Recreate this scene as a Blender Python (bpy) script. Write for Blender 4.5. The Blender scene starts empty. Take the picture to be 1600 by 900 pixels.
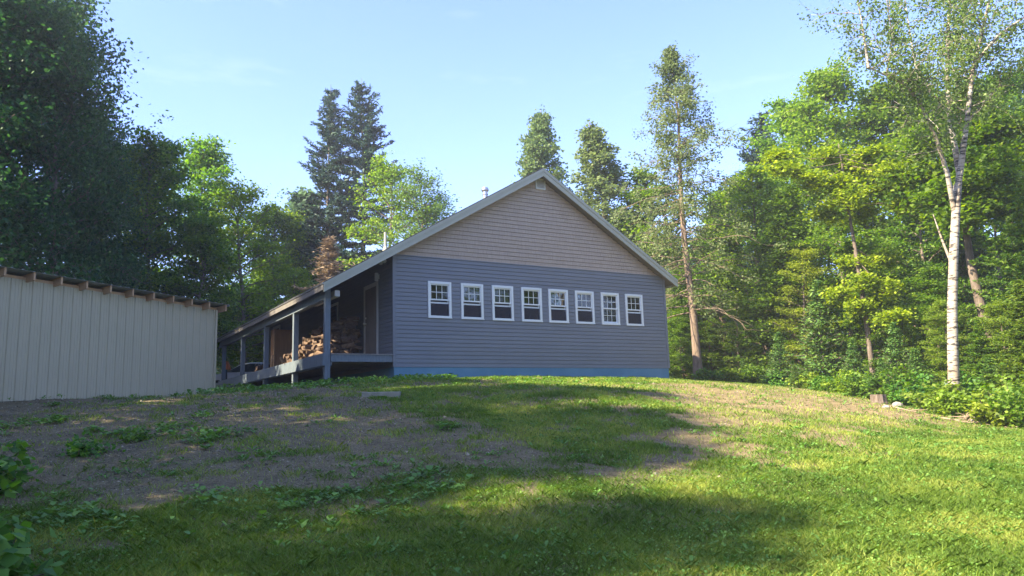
import bpy, math, random
import numpy as np
from mathutils import Vector, Matrix
R_ = math.radians
rng = np.random.default_rng(7)
random.seed(7)
scene = bpy.context.scene
col = scene.collection
EYE = 1.6
HAZE = .0011

# ------------------------------------------------------------------ camera
FPX, PITCH, ROLL = 1211.97, 0.1599, -0.0299
cF = np.array([0, math.cos(PITCH), math.sin(PITCH)])
cR = np.array([1., 0, 0]); cU = np.cross(cR, cF)
cR, cU = math.cos(ROLL)*cR + math.sin(ROLL)*cU, -math.sin(ROLL)*cR + math.cos(ROLL)*cU
cam_d = bpy.data.cameras.new('camera'); cam = bpy.data.objects.new('camera', cam_d); col.objects.link(cam)
cam_d.sensor_width = 36; cam_d.lens = FPX/1600*36; cam_d.clip_end = 2000; cam_d.clip_start = .05
M = Matrix(((cR[0], cU[0], -cF[0], 0), (cR[1], cU[1], -cF[1], 0), (cR[2], cU[2], -cF[2], EYE), (0, 0, 0, 1)))
cam.matrix_world = M
scene.camera = cam

def at(px, py, Y):                       # world point at forward distance Y seen at photo pixel
    r = cF + cR*(px-800)/FPX - cU*(py-450)/FPX
    q = r*Y/r[1]
    return np.array([q[0], q[1], q[2]+EYE])

# ------------------------------------------------------------------ terrain height
CP = np.array([(0,0,-1.6),(-3,5,-1.0),(-5.2,5.5,-.85),(0,5,-1.13),(3.7,6,-1.2),(-4.5,9,-.45),(0,8,-.75),(3.3,8,-.98),(6,9,-1.0),(2.3,11,-.5),(-2,12,-.1),(-6,12,.05),(-10,15,.52),(-7.69,20,.66),(-9.3,13,.35),(-2.5,15,.4),(2,15,.25),(4.2,16,.02),
(-4.6,19.2,.84),(-3.1,20,.93),(4.9,24.8,.93),(0,19.5,.8),(-7.9,24.9,1.05),(-11.6,31,1.27),(6.6,28,.95),(10.1,26,.49),(9.24,20,-.03),(11.4,20.5,-.1),(10.27,16,-.66),(7,14,-.6),(7.5,11,-.9),
(8,19,.1),(20,20,-.3),(20,10,-1.2),(12,8,-1.4),(20,40,.8),(0,40,1.2),(-20,40,1.2),(-20,15,.7),(-12,5,-.3),(-15,-5,-1),(15,-8,-1.9),(0,-15,-2),(50,60,.8),(-50,60,1.3),(-60,0,0),(60,0,-1),(0,-60,-2.),(0,90,1.2)], float)
def tps(r2): return np.where(r2 > 0, .5*r2*np.log(np.maximum(r2, 1e-9)), 0)
nC = len(CP); _d = ((CP[:,None,:2]-CP[None,:,:2])**2).sum(-1)
_A = np.zeros((nC+3, nC+3)); _A[:nC,:nC] = tps(_d)+np.eye(nC)*.6; _A[:nC,nC] = 1; _A[:nC,nC+1:] = CP[:,:2]; _A[nC,:nC] = 1; _A[nC+1:,:nC] = CP[:,:2].T
_w = np.linalg.solve(_A, np.concatenate([CP[:,2],[0,0,0]]))
_perm = rng.random((256, 256))
def vnoise(x, y):
    xi = np.floor(x).astype(int); yi = np.floor(y).astype(int); fx = x-xi; fy = y-yi
    fx = fx*fx*(3-2*fx); fy = fy*fy*(3-2*fy)
    a = _perm[xi & 255, yi & 255]; b = _perm[(xi+1) & 255, yi & 255]; c = _perm[xi & 255, (yi+1) & 255]; d = _perm[(xi+1) & 255, (yi+1) & 255]
    return (a*(1-fx)+b*fx)*(1-fy)+(c*(1-fx)+d*fx)*fy
def fbm(x, y, s=1., o=4):
    v = 0; a = .5; t = 0
    for i in range(o):
        v = v+a*vnoise(x*s+17.3*i, y*s-9.1*i); t += a; a *= .5; s *= 2
    return v/t
def G(x, y):
    x = np.asarray(x, float); y = np.asarray(y, float)
    r = np.sqrt(x*x+y*y); k = np.where(r > 85, 85/np.maximum(r, 1e-6), 1); xx = x*k; yy = y*k
    out = np.full(x.shape, _w[nC])
    out = out+_w[nC+1]*xx+_w[nC+2]*yy
    for i in range(nC):
        out = out+_w[i]*tps((xx-CP[i,0])**2+(yy-CP[i,1])**2)
    near = np.clip(1-np.abs(r-14)/26, 0, 1)
    out = out+(fbm(x, y, .9, 4)-.5)*.10*near+(fbm(x+50, y, 5., 2)-.5)*.025*near
    return out+EYE
def g1(x, y): return float(G(np.array([x]), np.array([y]))[0])

# ------------------------------------------------------------------ tagging
def tag(o, label=None, cat=None, group=None, kind=None):
    if label: o['label'] = label
    if cat: o['category'] = cat
    if group: o['group'] = group
    if kind: o['kind'] = kind
    return o
def empty(name, loc=(0,0,0), rz=0.):
    o = bpy.data.objects.new(name, None); col.objects.link(o); o.location = loc; o.rotation_euler = (0,0,rz); o.empty_display_size = .2
    return o

# ------------------------------------------------------------------ materials
def newmat(name):
    m = bpy.data.materials.new(name); m.use_nodes = True
    nt = m.node_tree; nt.nodes.clear()
    out = nt.nodes.new('ShaderNodeOutputMaterial')
    return m, nt, out
def N(nt, t, **k):
    n = nt.nodes.new(t)
    for a, b in k.items():
        if a in n.inputs: n.inputs[a].default_value = b
        else: setattr(n, a, b)
    return n
def rgba(c): return (c[0], c[1], c[2], 1)
def surf(name, c1, c2=None, scale=4., rough=.7, bump=.0, bscale=30., spec=.3, metal=0., stretch=(1,1,1), tint=None, detail=6.):
    m, nt, out = newmat(name)
    p = N(nt, 'ShaderNodeBsdfPrincipled', Roughness=rough, Metallic=metal); p.inputs['Specular IOR Level'].default_value = spec
    nt.links.new(p.outputs[0], out.inputs[0])
    tc = N(nt, 'ShaderNodeTexCoord'); mp = N(nt, 'ShaderNodeMapping'); mp.inputs['Scale'].default_value = stretch
    nt.links.new(tc.outputs['Object'], mp.inputs['Vector'])
    c2 = c2 or c1
    no = N(nt, 'ShaderNodeTexNoise', Scale=scale, Detail=detail, Roughness=.6); nt.links.new(mp.outputs[0], no.inputs['Vector'])
    rp = N(nt, 'ShaderNodeValToRGB'); rp.color_ramp.elements[0].position = .3; rp.color_ramp.elements[1].position = .7
    rp.color_ramp.elements[0].color = rgba(c1); rp.color_ramp.elements[1].color = rgba(c2)
    nt.links.new(no.outputs['Fac'], rp.inputs['Fac'])
    cout = rp.outputs['Color']
    if tint:
        a = N(nt, 'ShaderNodeAttribute', attribute_name='tint')
        mr = N(nt, 'ShaderNodeMapRange'); mr.inputs['To Min'].default_value = 1-tint; mr.inputs['To Max'].default_value = 1+tint
        nt.links.new(a.outputs['Fac'], mr.inputs['Value'])
        h = N(nt, 'ShaderNodeHueSaturation'); nt.links.new(cout, h.inputs['Color']); nt.links.new(mr.outputs[0], h.inputs['Value']); cout = h.outputs[0]
    nt.links.new(cout, p.inputs['Base Color'])
    if bump:
        n2 = N(nt, 'ShaderNodeTexNoise', Scale=bscale, Detail=5.); nt.links.new(mp.outputs[0], n2.inputs['Vector'])
        b = N(nt, 'ShaderNodeBump', Strength=bump, Distance=.02); nt.links.new(n2.outputs['Fac'], b.inputs['Height']); nt.links.new(b.outputs[0], p.inputs['Normal'])
    return m
def leafmat(name, dark, mid, light, trans=.5, hue=.015, rough=.55):
    m, nt, out = newmat(name)
    a = N(nt, 'ShaderNodeAttribute', attribute_name='tint')
    rp = N(nt, 'ShaderNodeValToRGB'); e = rp.color_ramp.elements
    e[0].position = 0; e[0].color = rgba(dark); e[1].position = 1; e[1].color = rgba(light)
    k = e.new(.5); k.color = rgba(mid)
    nt.links.new(a.outputs['Fac'], rp.inputs['Fac'])
    oi = N(nt, 'ShaderNodeObjectInfo')
    mr = N(nt, 'ShaderNodeMapRange'); mr.inputs['To Min'].default_value = .5-hue; mr.inputs['To Max'].default_value = .5+hue
    nt.links.new(oi.outputs['Random'], mr.inputs['Value'])
    h = N(nt, 'ShaderNodeHueSaturation'); nt.links.new(rp.outputs[0], h.inputs['Color']); nt.links.new(mr.outputs[0], h.inputs['Hue'])
    d = N(nt, 'ShaderNodeBsdfPrincipled', Roughness=rough); d.inputs['Specular IOR Level'].default_value = .25
    t = N(nt, 'ShaderNodeBsdfTranslucent')
    h2 = N(nt, 'ShaderNodeHueSaturation', Saturation=1.15, Value=1.5); nt.links.new(h.outputs[0], h2.inputs['Color']); nt.links.new(h2.outputs[0], t.inputs['Color'])
    nt.links.new(h.outputs[0], d.inputs['Base Color'])
    mx = N(nt, 'ShaderNodeMixShader', Fac=trans); nt.links.new(d.outputs[0], mx.inputs[1]); nt.links.new(t.outputs[0], mx.inputs[2])
    nt.links.new(mx.outputs[0], out.inputs[0])
    return m
MAT = {}
MAT['siding'] = surf('blue grey vinyl', (.152,.166,.185), (.166,.182,.203), 1.2, .55, .08, 60, .35, tint=.045)
MAT['siding_dark'] = surf('blue grey vinyl on porch', (.152,.166,.185), (.166,.182,.203), 1.2, .55, .08, 60, .35, tint=.045)
MAT['shake'] = surf('taupe shake', (.35,.285,.225), (.39,.32,.255), 3., .75, .15, 40, .25, stretch=(6,1,1), tint=.035)
MAT['trim'] = surf('white vinyl trim', (.62,.66,.64), (.68,.71,.69), 3., .4, 0, 1, .4)
MAT['rake'] = surf('sage grey rake board', (.34,.345,.265), (.38,.385,.30), 2., .5, .05, 20, .4)
MAT['soffit'] = surf('soffit', (.15,.14,.125), (.17,.16,.14), 2., .6)
MAT['foundation'] = surf('blue foundation board', (.09,.20,.28), (.13,.255,.34), 1.5, .8, .1, 25)
MAT['roof'] = surf('charcoal shingles', (.045,.045,.05), (.09,.09,.09), 30., .9, .5, 60)
MAT['post'] = surf('grey blue painted timber', (.10,.13,.15), (.16,.19,.21), 6., .7, .25, 30, stretch=(4,4,.6))
MAT['deck'] = surf('weathered deck board', (.16,.155,.15), (.25,.23,.21), 5., .8, .3, 30, stretch=(.5,6,4))
MAT['door'] = surf('taupe door', (.16,.14,.13), (.19,.165,.15), 3., .5)
MAT['doorframe'] = surf('pale door frame', (.42,.41,.38), (.5,.49,.45), 3., .5)
MAT['metal'] = surf('galvanised metal', (.45,.46,.47), (.6,.6,.6), 6., .35, 0, 1, .5, .9)
MAT['brass'] = surf('satin handle', (.6,.58,.52), (.7,.68,.6), 6., .3, 0, 1, .5, .9)
MAT['lamp'] = surf('frosted lamp glass', (.65,.66,.66), (.7,.7,.7), 3., .3)
MAT['black'] = surf('black plastic', (.02,.02,.022), (.03,.03,.03), 3., .5)
MAT['interior'] = surf('dark interior board', (.10,.085,.075), (.14,.12,.10), 2., .8)
MAT['plywood'] = surf('orange brown plywood', (.30,.15,.07), (.42,.23,.11), 3., .7, .15, 30, stretch=(6,6,.5))
MAT['lumber'] = surf('fresh lumber', (.42,.26,.14), (.55,.36,.2), 5., .7, .15, 30)
MAT['shed'] = surf('stone grey ribbed metal', (.43,.385,.255), (.47,.42,.285), .8, .5, .05, 12, .4)
MAT['shedroof'] = surf('weathered metal roof', (.22,.28,.28), (.35,.38,.37), 3., .5, .1, 20, .5, .3)
MAT['wood_bark'] = surf('split log bark', (.09,.06,.045), (.20,.14,.10), 12., .9, .5, 30)
MAT['wood_split'] = surf('split log face', (.10,.064,.04), (.22,.145,.09), 8., .8, .3, 40, tint=.5)
MAT['concrete'] = surf('mossy concrete', (.2,.2,.15), (.32,.31,.24), 6., .9, .4, 30)
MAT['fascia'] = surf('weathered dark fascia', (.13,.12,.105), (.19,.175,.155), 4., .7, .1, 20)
MAT['bark'] = surf('grey brown bark', (.10,.075,.055), (.22,.175,.14), 5., .95, .9, 14, stretch=(4,4,.8))
MAT['bark_cedar'] = surf('stringy cedar bark', (.13,.095,.065), (.27,.20,.145), 7., .95, .9, 12, stretch=(5,5,.5))
MAT['bark_dead'] = surf('dead grey branch', (.22,.17,.13), (.36,.29,.23), 7., .95, .4, 12)
MAT['stump_top'] = surf('cut wood', (.62,.45,.26), (.74,.58,.38), 9., .8)
MAT['car'] = surf('white car paint', (.68,.69,.70), (.72,.73,.74), 1., .25, 0, 1, .5)
MAT['tyre'] = surf('tyre rubber', (.02,.02,.02), (.03,.03,.03), 5., .85)
MAT['orange'] = surf('orange cloth', (.75,.17,.04), (.85,.24,.06), 8., .8, .2, 20)
MAT['stone'] = surf('grey gravel stone', (.12,.105,.072), (.29,.255,.18), 3., .9, tint=.6)
MAT['rock'] = surf('field rock', (.20,.18,.165), (.36,.33,.30), 5., .9, .6, 14)
MAT['rootwood'] = surf('weathered root', (.20,.15,.10), (.34,.26,.18), 10., .9, .4, 20)

def glassmat(name, tint, refl=.9):
    m, nt, out = newmat(name)
    t = N(nt, 'ShaderNodeBsdfTransparent'); t.inputs[0].default_value = rgba(tint)
    g = N(nt, 'ShaderNodeBsdfGlossy', Roughness=.02); g.inputs['Color'].default_value = (refl, refl, refl, 1)
    f = N(nt, 'ShaderNodeFresnel', IOR=1.7)
    tc = N(nt, 'ShaderNodeTexCoord'); no = N(nt, 'ShaderNodeTexNoise', Scale=2.); nt.links.new(tc.outputs['Object'], no.inputs['Vector'])
    b = N(nt, 'ShaderNodeBump', Strength=.15, Distance=.02); nt.links.new(no.outputs['Fac'], b.inputs['Height']); nt.links.new(b.outputs[0], g.inputs['Normal'])
    mx = N(nt, 'ShaderNodeMixShader'); nt.links.new(f.outputs[0], mx.inputs[0]); nt.links.new(t.outputs[0], mx.inputs[1]); nt.links.new(g.outputs[0], mx.inputs[2])
    nt.links.new(mx.outputs[0], out.inputs[0]); return m
MAT['glass'] = glassmat('window glass', (.55,.6,.6))
def screenmat():
    m, nt, out = newmat('insect screen'); t = N(nt, 'ShaderNodeBsdfTransparent'); t.inputs[0].default_value = (.7,.7,.7,1)
    d = N(nt, 'ShaderNodeBsdfDiffuse'); d.inputs[0].default_value = (.06,.062,.075,1)
    mx = N(nt, 'ShaderNodeMixShader', Fac=.5); nt.links.new(t.outputs[0], mx.inputs[1]); nt.links.new(d.outputs[0], mx.inputs[2]); nt.links.new(mx.outputs[0], out.inputs[0]); return m
MAT['screen'] = screenmat()
MAT['carglass'] = glassmat('car glass', (.12,.14,.15))

def birchmat():
    m, nt, out = newmat('white birch bark')
    p = N(nt, 'ShaderNodeBsdfPrincipled', Roughness=.75); nt.links.new(p.outputs[0], out.inputs[0])
    tc = N(nt, 'ShaderNodeTexCoord'); mp = N(nt, 'ShaderNodeMapping'); mp.inputs['Scale'].default_value = (3.5,3.5,16)
    nt.links.new(tc.outputs['Object'], mp.inputs['Vector'])
    n1 = N(nt, 'ShaderNodeTexNoise', Scale=1.1, Detail=5., Roughness=.65); nt.links.new(mp.outputs[0], n1.inputs['Vector'])
    r1 = N(nt, 'ShaderNodeValToRGB'); e = r1.color_ramp.elements; e[0].position = .42; e[0].color = (.045,.04,.035,1); e[1].position = .48; e[1].color = (.38,.345,.29,1)
    e.new(.75).color = (.54,.50,.44,1)
    nt.links.new(n1.outputs['Fac'], r1.inputs['Fac'])
    n2 = N(nt, 'ShaderNodeTexNoise', Scale=1.5, Detail=3.); nt.links.new(tc.outputs['Object'], n2.inputs['Vector'])
    r2 = N(nt, 'ShaderNodeValToRGB'); e = r2.color_ramp.elements; e[0].position = .35; e[0].color = (.72,.62,.52,1); e[1].position = .65; e[1].color = (1,1,1,1)
    nt.links.new(n2.outputs['Fac'], r2.inputs['Fac'])
    mx = N(nt, 'ShaderNodeMix', data_type='RGBA', blend_type='MULTIPLY'); mx.inputs[0].default_value = 1
    nt.links.new(r1.outputs[0], mx.inputs[6]); nt.links.new(r2.outputs[0], mx.inputs[7]); nt.links.new(mx.outputs[2], p.inputs['Base Color'])
    b = N(nt, 'ShaderNodeBump', Strength=.4, Distance=.02); nt.links.new(n1.outputs['Fac'], b.inputs['Height']); nt.links.new(b.outputs[0], p.inputs['Normal'])
    return m
MAT['birch'] = birchmat()
MAT['l_maple'] = leafmat('maple leaves', (.035,.08,.012), (.095,.18,.022), (.21,.30,.04))
MAT['l_light'] = leafmat('light green leaves', (.07,.14,.022), (.15,.25,.035), (.27,.36,.06))
MAT['l_yellow'] = leafmat('yellow green leaves', (.09,.15,.018), (.185,.27,.03), (.32,.385,.045), .42)
MAT['l_gold'] = leafmat('yellow sprays', (.12,.18,.015), (.235,.31,.025), (.40,.44,.035), .42)
MAT['l_dark'] = leafmat('dark leaves', (.018,.05,.018), (.038,.095,.028), (.075,.16,.04), .42)
MAT['l_birch'] = leafmat('birch leaves', (.06,.11,.028), (.115,.20,.05), (.21,.30,.08), .42)
MAT['l_cedar'] = leafmat('cedar sprays', (.045,.09,.012), (.11,.20,.025), (.23,.33,.045), .42)
MAT['l_cedar_grey'] = leafmat('grey green cedar sprays', (.065,.10,.04), (.13,.185,.065), (.22,.275,.10), .42)
MAT['l_spruce'] = leafmat('blue green needles', (.012,.034,.020), (.026,.065,.036), (.055,.11,.06), .12)
MAT['l_fir'] = leafmat('young fir needles', (.03,.08,.018), (.07,.16,.028), (.16,.26,.045), .2)
MAT['l_pine'] = leafmat('soft pine needles', (.05,.095,.055), (.085,.15,.08), (.14,.22,.11), .42)
MAT['l_hemlock'] = leafmat('hemlock needles', (.04,.09,.012), (.10,.18,.022), (.21,.28,.035), .42)
MAT['l_dead'] = leafmat('dead brown needles', (.20,.14,.09), (.32,.24,.15), (.44,.34,.22), .2, .005)
MAT['l_bush'] = leafmat('broad shrub leaves', (.04,.10,.02), (.09,.20,.03), (.19,.31,.045), .42)
MAT['grass'] = leafmat('grass blades', (.075,.14,.02), (.16,.255,.035), (.36,.395,.085), .35, 0)
MAT['weed'] = leafmat('weed leaves', (.07,.15,.03), (.12,.25,.045), (.22,.37,.07), .3, 0)
MAT['straw'] = leafmat('dry straw', (.28,.20,.10), (.38,.29,.16), (.5,.4,.25), .2, 0)

# ------------------------------------------------------------------ mesh builders
class MB:
    def __init__(s): s.v = []; s.f = []; s.m = []; s.t = []
    def add(s, vs, fs, mi=0, t=.5):
        b = len(s.v); s.v += [tuple(map(float, v)) for v in vs]; s.f += [tuple(b+i for i in f) for f in fs]; s.m += [mi]*len(fs); s.t += [t]*len(fs)
        return s
    def box(s, x0, x1, y0, y1, z0, z1, mi=0, t=.5):
        return s.add([(x0,y0,z0),(x1,y0,z0),(x1,y1,z0),(x0,y1,z0),(x0,y0,z1),(x1,y0,z1),(x1,y1,z1),(x0,y1,z1)],
            [(0,3,2,1),(4,5,6,7),(0,1,5,4),(1,2,6,5),(2,3,7,6),(3,0,4,7)], mi, t)
    def quad(s, a, b, c, d, mi=0, t=.5): return s.add([a,b,c,d], [(0,1,2,3)], mi, t)
    def prism(s, poly, axis, a0, a1, mi=0):        # poly in the two other axes, extruded along axis
        n = len(poly)
        def mk(p, a): q = list(p); q.insert(axis, a); return tuple(q)
        vs = [mk(p, a0) for p in poly]+[mk(p, a1) for p in poly]
        fs = [tuple(range(n)), tuple(range(2*n-1, n-1, -1))]+[(i, n+i, n+(i+1) % n, (i+1) % n) for i in range(n)]
        return s.add(vs, fs, mi)
    def tube(s, pts, rad, seg=8, mi=0, cap=True, t=.5, rough=0.):
        pts = [np.array(p, float) for p in pts]; rings = []
        base = len(s.v)
        up = np.array([0.,0,1])
        for i, p in enumerate(pts):
            d = pts[min(i+1, len(pts)-1)]-pts[max(i-1, 0)]; d = d/(np.linalg.norm(d)+1e-9)
            a = np.cross(d, up if abs(d[2]) < .9 else np.array([1.,0,0])); a /= np.linalg.norm(a); b = np.cross(d, a)
            for k in range(seg):
                an = 2*math.pi*k/seg; rr = rad[i]*(1+rough*(random.random()-.5))
                s.v.append(tuple(p+(a*math.cos(an)+b*math.sin(an))*rr))
        n = 0
        for i in range(len(pts)-1):
            for k in range(seg):
                s.f.append((base+i*seg+k, base+i*seg+(k+1) % seg, base+(i+1)*seg+(k+1) % seg, base+(i+1)*seg+k)); n += 1
        if cap:
            s.f.append(tuple(base+k for k in range(seg))[::-1]); s.f.append(tuple(base+(len(pts)-1)*seg+k for k in range(seg))); n += 2
        s.m += [mi]*n; s.t += [t]*n
        return s
    def sphere(s, c, r, seg=12, rg=8, mi=0, sq=(1,1,1)):
        vs = []; fs = []
        for i in range(rg+1):
            th = math.pi*i/rg
            for k in range(seg):
                ph = 2*math.pi*k/seg; vs.append((c[0]+r*sq[0]*math.sin(th)*math.cos(ph), c[1]+r*sq[1]*math.sin(th)*math.sin(ph), c[2]+r*sq[2]*math.cos(th)))
        for i in range(rg):
            for k in range(seg): fs.append((i*seg+k, (i+1)*seg+k, (i+1)*seg+(k+1) % seg, i*seg+(k+1) % seg))
        return s.add(vs, fs, mi)
    def mesh(s, name, mats, smooth=False):
        me = bpy.data.meshes.new(name); me.from_pydata(s.v, [], s.f)
        for m in (mats if isinstance(mats, (list, tuple)) else [mats]): me.materials.append(m)
        me.polygons.foreach_set('material_index', s.m)
        if smooth: me.polygons.foreach_set('use_smooth', [True]*len(s.f))
        a = me.attributes.new('tint', 'FLOAT', 'FACE'); a.data.foreach_set('value', s.t)
        me.update(); return me
    def build(s, name, mats, parent=None, smooth=False, bevel=0):
        o = bpy.data.objects.new(name, s.mesh(name, mats, smooth)); col.objects.link(o); o.parent = parent
        if bevel:
            b = o.modifiers.new('bevel', 'BEVEL'); b.width = bevel; b.segments = 2; b.limit_method = 'ANGLE'
        return o

def quadmesh(name, V, nper, mat, tint):           # V: (n, nper, 3)
    n = V.shape[0]; me = bpy.data.meshes.new(name)
    me.vertices.add(n*nper); me.vertices.foreach_set('co', V.reshape(-1).astype(np.float32))
    me.loops.add(n*nper); me.loops.foreach_set('vertex_index', np.arange(n*nper, dtype=np.int32))
    me.polygons.add(n); me.polygons.foreach_set('loop_start', (np.arange(n)*nper).astype(np.int32))
    me.update(calc_edges=True)
    me.materials.append(mat)
    a = me.attributes.new('tint', 'FLOAT', 'FACE'); a.data.foreach_set('value', np.clip(tint, 0, 1).astype(np.float32))
    return me
def unit(v): return v/(np.linalg.norm(v, axis=-1, keepdims=True)+1e-9)
def leaves(C, L, W, up=1., bias=None, axis=None, axw=0., fold=.15):   # kite-shaped leaves round centres
    n = len(C); nr = rng.normal(size=(n,3))
    nr[:,2] = np.abs(nr[:,2])*1.0+up*.7
    if bias is not None: nr = nr+bias
    nr = unit(nr); t = rng.normal(size=(n,3))
    if axis is not None: t = t*(1-axw)+axis*axw*2
    t = unit(t-(t*nr).sum(1, keepdims=True)*nr); s = np.cross(nr, t)
    sc = rng.uniform(.6, 1.25, (n,1)); Lh = L*sc/2; Wh = W*sc/2
    V = np.empty((n,4,3)); V[:,0] = C-t*Lh; V[:,1] = C+s*Wh-t*Lh*.15+nr*fold*Wh; V[:,2] = C+t*Lh; V[:,3] = C-s*Wh-t*Lh*.15+nr*fold*Wh
    return V

# ------------------------------------------------------------------ world and sun
SUN_AZ = Vector((-.875, -.484)).normalized(); ELEV = R_(40)
w = bpy.data.worlds.new('World'); scene.world = w; w.use_nodes = True; nt = w.node_tree; nt.nodes.clear()
wo = nt.nodes.new('ShaderNodeOutputWorld'); bg = nt.nodes.new('ShaderNodeBackground'); sk = nt.nodes.new('ShaderNodeTexSky')
sk.sky_type = 'NISHITA'; sk.sun_disc = False; sk.sun_elevation = ELEV
sk.sun_rotation = math.atan2(SUN_AZ[0], SUN_AZ[1])
sk.air_density = 1.0; sk.dust_density = .7; sk.ozone_density = 3.0
bg.inputs['Strength'].default_value = .14
tc = N(nt, 'ShaderNodeTexCoord'); mp = N(nt, 'ShaderNodeMapping'); mp.inputs['Scale'].default_value = (1.2, 1.2, 6)
nt.links.new(tc.outputs['Generated'], mp.inputs['Vector'])
no = N(nt, 'ShaderNodeTexNoise', Scale=1.7, Detail=7., Roughness=.6); nt.links.new(mp.outputs[0], no.inputs['Vector'])
rp = N(nt, 'ShaderNodeValToRGB'); rp.color_ramp.elements[0].position = .62; rp.color_ramp.elements[0].color = (0,0,0,1); rp.color_ramp.elements[1].position = .85; rp.color_ramp.elements[1].color = (.12,.12,.12,1)
nt.links.new(no.outputs['Fac'], rp.inputs['Fac'])
mx = N(nt, 'ShaderNodeMix', data_type='RGBA'); nt.links.new(rp.outputs[0], mx.inputs[0]); nt.links.new(sk.outputs[0], mx.inputs[6]); mx.inputs[7].default_value = (7.5, 7.8, 8.2, 1)
tn = N(nt, 'ShaderNodeMix', data_type='RGBA', blend_type='MULTIPLY'); tn.inputs[0].default_value = 1; tn.inputs[7].default_value = (.79,.75,.95,1); nt.links.new(mx.outputs[2], tn.inputs[6]); nt.links.new(tn.outputs[2], bg.inputs['Color']); nt.links.new(bg.outputs[0], wo.inputs[0])
sd = bpy.data.lights.new('sun', 'SUN'); so = bpy.data.objects.new('sun', sd); col.objects.link(so)
sd.energy = 5.0; sd.angle = R_(.55); sd.color = (1, .87, .64)
dv = Vector((SUN_AZ[0]*math.cos(ELEV), SUN_AZ[1]*math.cos(ELEV), math.sin(ELEV)))
so.rotation_euler = dv.to_track_quat('Z', 'Y').to_euler()
vs = scene.view_settings; vs.view_transform = 'Standard'; vs.look = 'None'; vs.gamma = 1; vs.exposure = 2.0; vs.use_curve_mapping = False

# ------------------------------------------------------------------ ground
def inpoly(x, y, P):
    r = np.zeros(x.shape, bool); n = len(P)
    for i in range(n):
        x1, y1 = P[i]; x2, y2 = P[(i+1) % n]
        c = ((y1 > y) != (y2 > y)) & (x < (x2-x1)*(y-y1)/(y2-y1+1e-12)+x1); r ^= c
    return r
LAWN_X = [-30,-5,-4,-3,-2,-1,0,1,2,3,5,7,9,12,16,60]; LAWN_Y = [5.5,5.6,6.2,6.7,7.5,7.9,7.8,8.7,9.3,9.9,12.0,14.0,15.3,16,17,20]
PATCH = [(-4.9,18.9),(-2.9,20.5),(4.5,24.5),(5.2,23),(3.2,19),(2.7,14.5),(1.9,11),(.9,10.0),(-.6,10.4),(-1.4,12.0),(-2.3,14.4),(-3.6,17)]
def density(x, y):
    w1 = x+(fbm(x, y, .8)-.5)*2.4; w2 = y+(fbm(x+31, y+7, .8)-.5)*2.8
    yb = np.interp(w1, LAWN_X, LAWN_Y)
    lawn = np.clip((yb-w2)/2.2+.5+(fbm(x+2, y-6, 2.8, 3)-.5)*1.6, 0, 1)
    patch = inpoly(w1, w2, PATCH)*1.
    n = fbm(x+5, y+90, 1.6); n2 = fbm(x+77, y-13, .5)
    right = np.clip((w1-2.6)/1.2, 0, 1)*(w2 > 8)
    n5 = fbm(x-8, y+21, 2.6, 3); d = .02+.20*np.clip((n5-.60)*12, 0, 1)+.25*np.clip((n-.62)*9, 0, 1)*(w1 > -4.5)
    d = np.maximum(d, right*(.07+.60*np.clip((n-.42)*5, 0, 1)*np.clip((yb+2.6-w2)/2.6, .05, 1)))
    n4 = fbm(x+61, y-40, 3.2, 3); d = np.maximum(d, patch*(.10+.62*np.clip((n*.6+n4*.4-.40)*6, 0, 1)))
    d = np.maximum(d, lawn*(.70+.3*np.clip((n2-.3)*4, 0, 1)))
    return d
g = empty('dummy'); bpy.data.objects.remove(g)
def axis_vals(a, b, st, far):
    core = np.arange(a, b+st/2, st); k = 1; lo = [a]; hi = [b]; s_ = st
    while hi[-1] < far: s_ *= 1.22; hi.append(hi[-1]+s_); 
    s_ = st
    while lo[-1] > -far: s_ *= 1.22; lo.append(lo[-1]-s_)
    return np.concatenate([np.array(lo[1:][::-1]), core, np.array(hi[1:])])
gx = axis_vals(-14, 15, .12, 240); gy = axis_vals(3.5, 30, .12, 240)
X, Y = np.meshgrid(gx, gy); Z = G(X, Y); D = density(X, Y)
nx, ny = len(gx), len(gy); me = bpy.data.meshes.new('ground')
me.vertices.add(nx*ny); me.vertices.foreach_set('co', np.stack([X,Y,Z], -1).reshape(-1).astype(np.float32))
I = (np.arange(ny-1)[:,None]*nx+np.arange(nx-1)[None,:]).reshape(-1)
F = np.stack([I, I+1, I+1+nx, I+nx], -1).astype(np.int32)
me.loops.add(F.size); me.loops.foreach_set('vertex_index', F.reshape(-1)); me.polygons.add(len(F)); me.polygons.foreach_set('loop_start', (np.arange(len(F))*4).astype(np.int32))
me.update(calc_edges=True); me.polygons.foreach_set('use_smooth', np.ones(len(F), bool))
a = me.attributes.new('cover', 'FLOAT', 'POINT'); a.data.foreach_set('value', D.reshape(-1).astype(np.float32))
brn = np.clip((X-1.5)/2.5, 0, 1)
a = me.attributes.new('soil', 'FLOAT', 'POINT'); a.data.foreach_set('value', brn.reshape(-1).astype(np.float32))
m, nt, out = newmat('gravel and thin soil')
p = N(nt, 'ShaderNodeBsdfPrincipled', Roughness=.95); p.inputs['Specular IOR Level'].default_value = .15; nt.links.new(p.outputs[0], out.inputs[0])
tc = N(nt, 'ShaderNodeTexCoord')
vo = N(nt, 'ShaderNodeTexVoronoi', Scale=38.); nt.links.new(tc.outputs['Object'], vo.inputs['Vector'])
vb = N(nt, 'ShaderNodeRGBToBW'); nt.links.new(vo.outputs['Color'], vb.inputs[0])
rg = N(nt, 'ShaderNodeValToRGB'); e = rg.color_ramp.elements; e[0].position = .1; e[0].color = (.038,.033,.016,1); e[1].position = .9; e[1].color = (.18,.155,.085,1)
nt.links.new(vb.outputs[0], rg.inputs[0])
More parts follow.
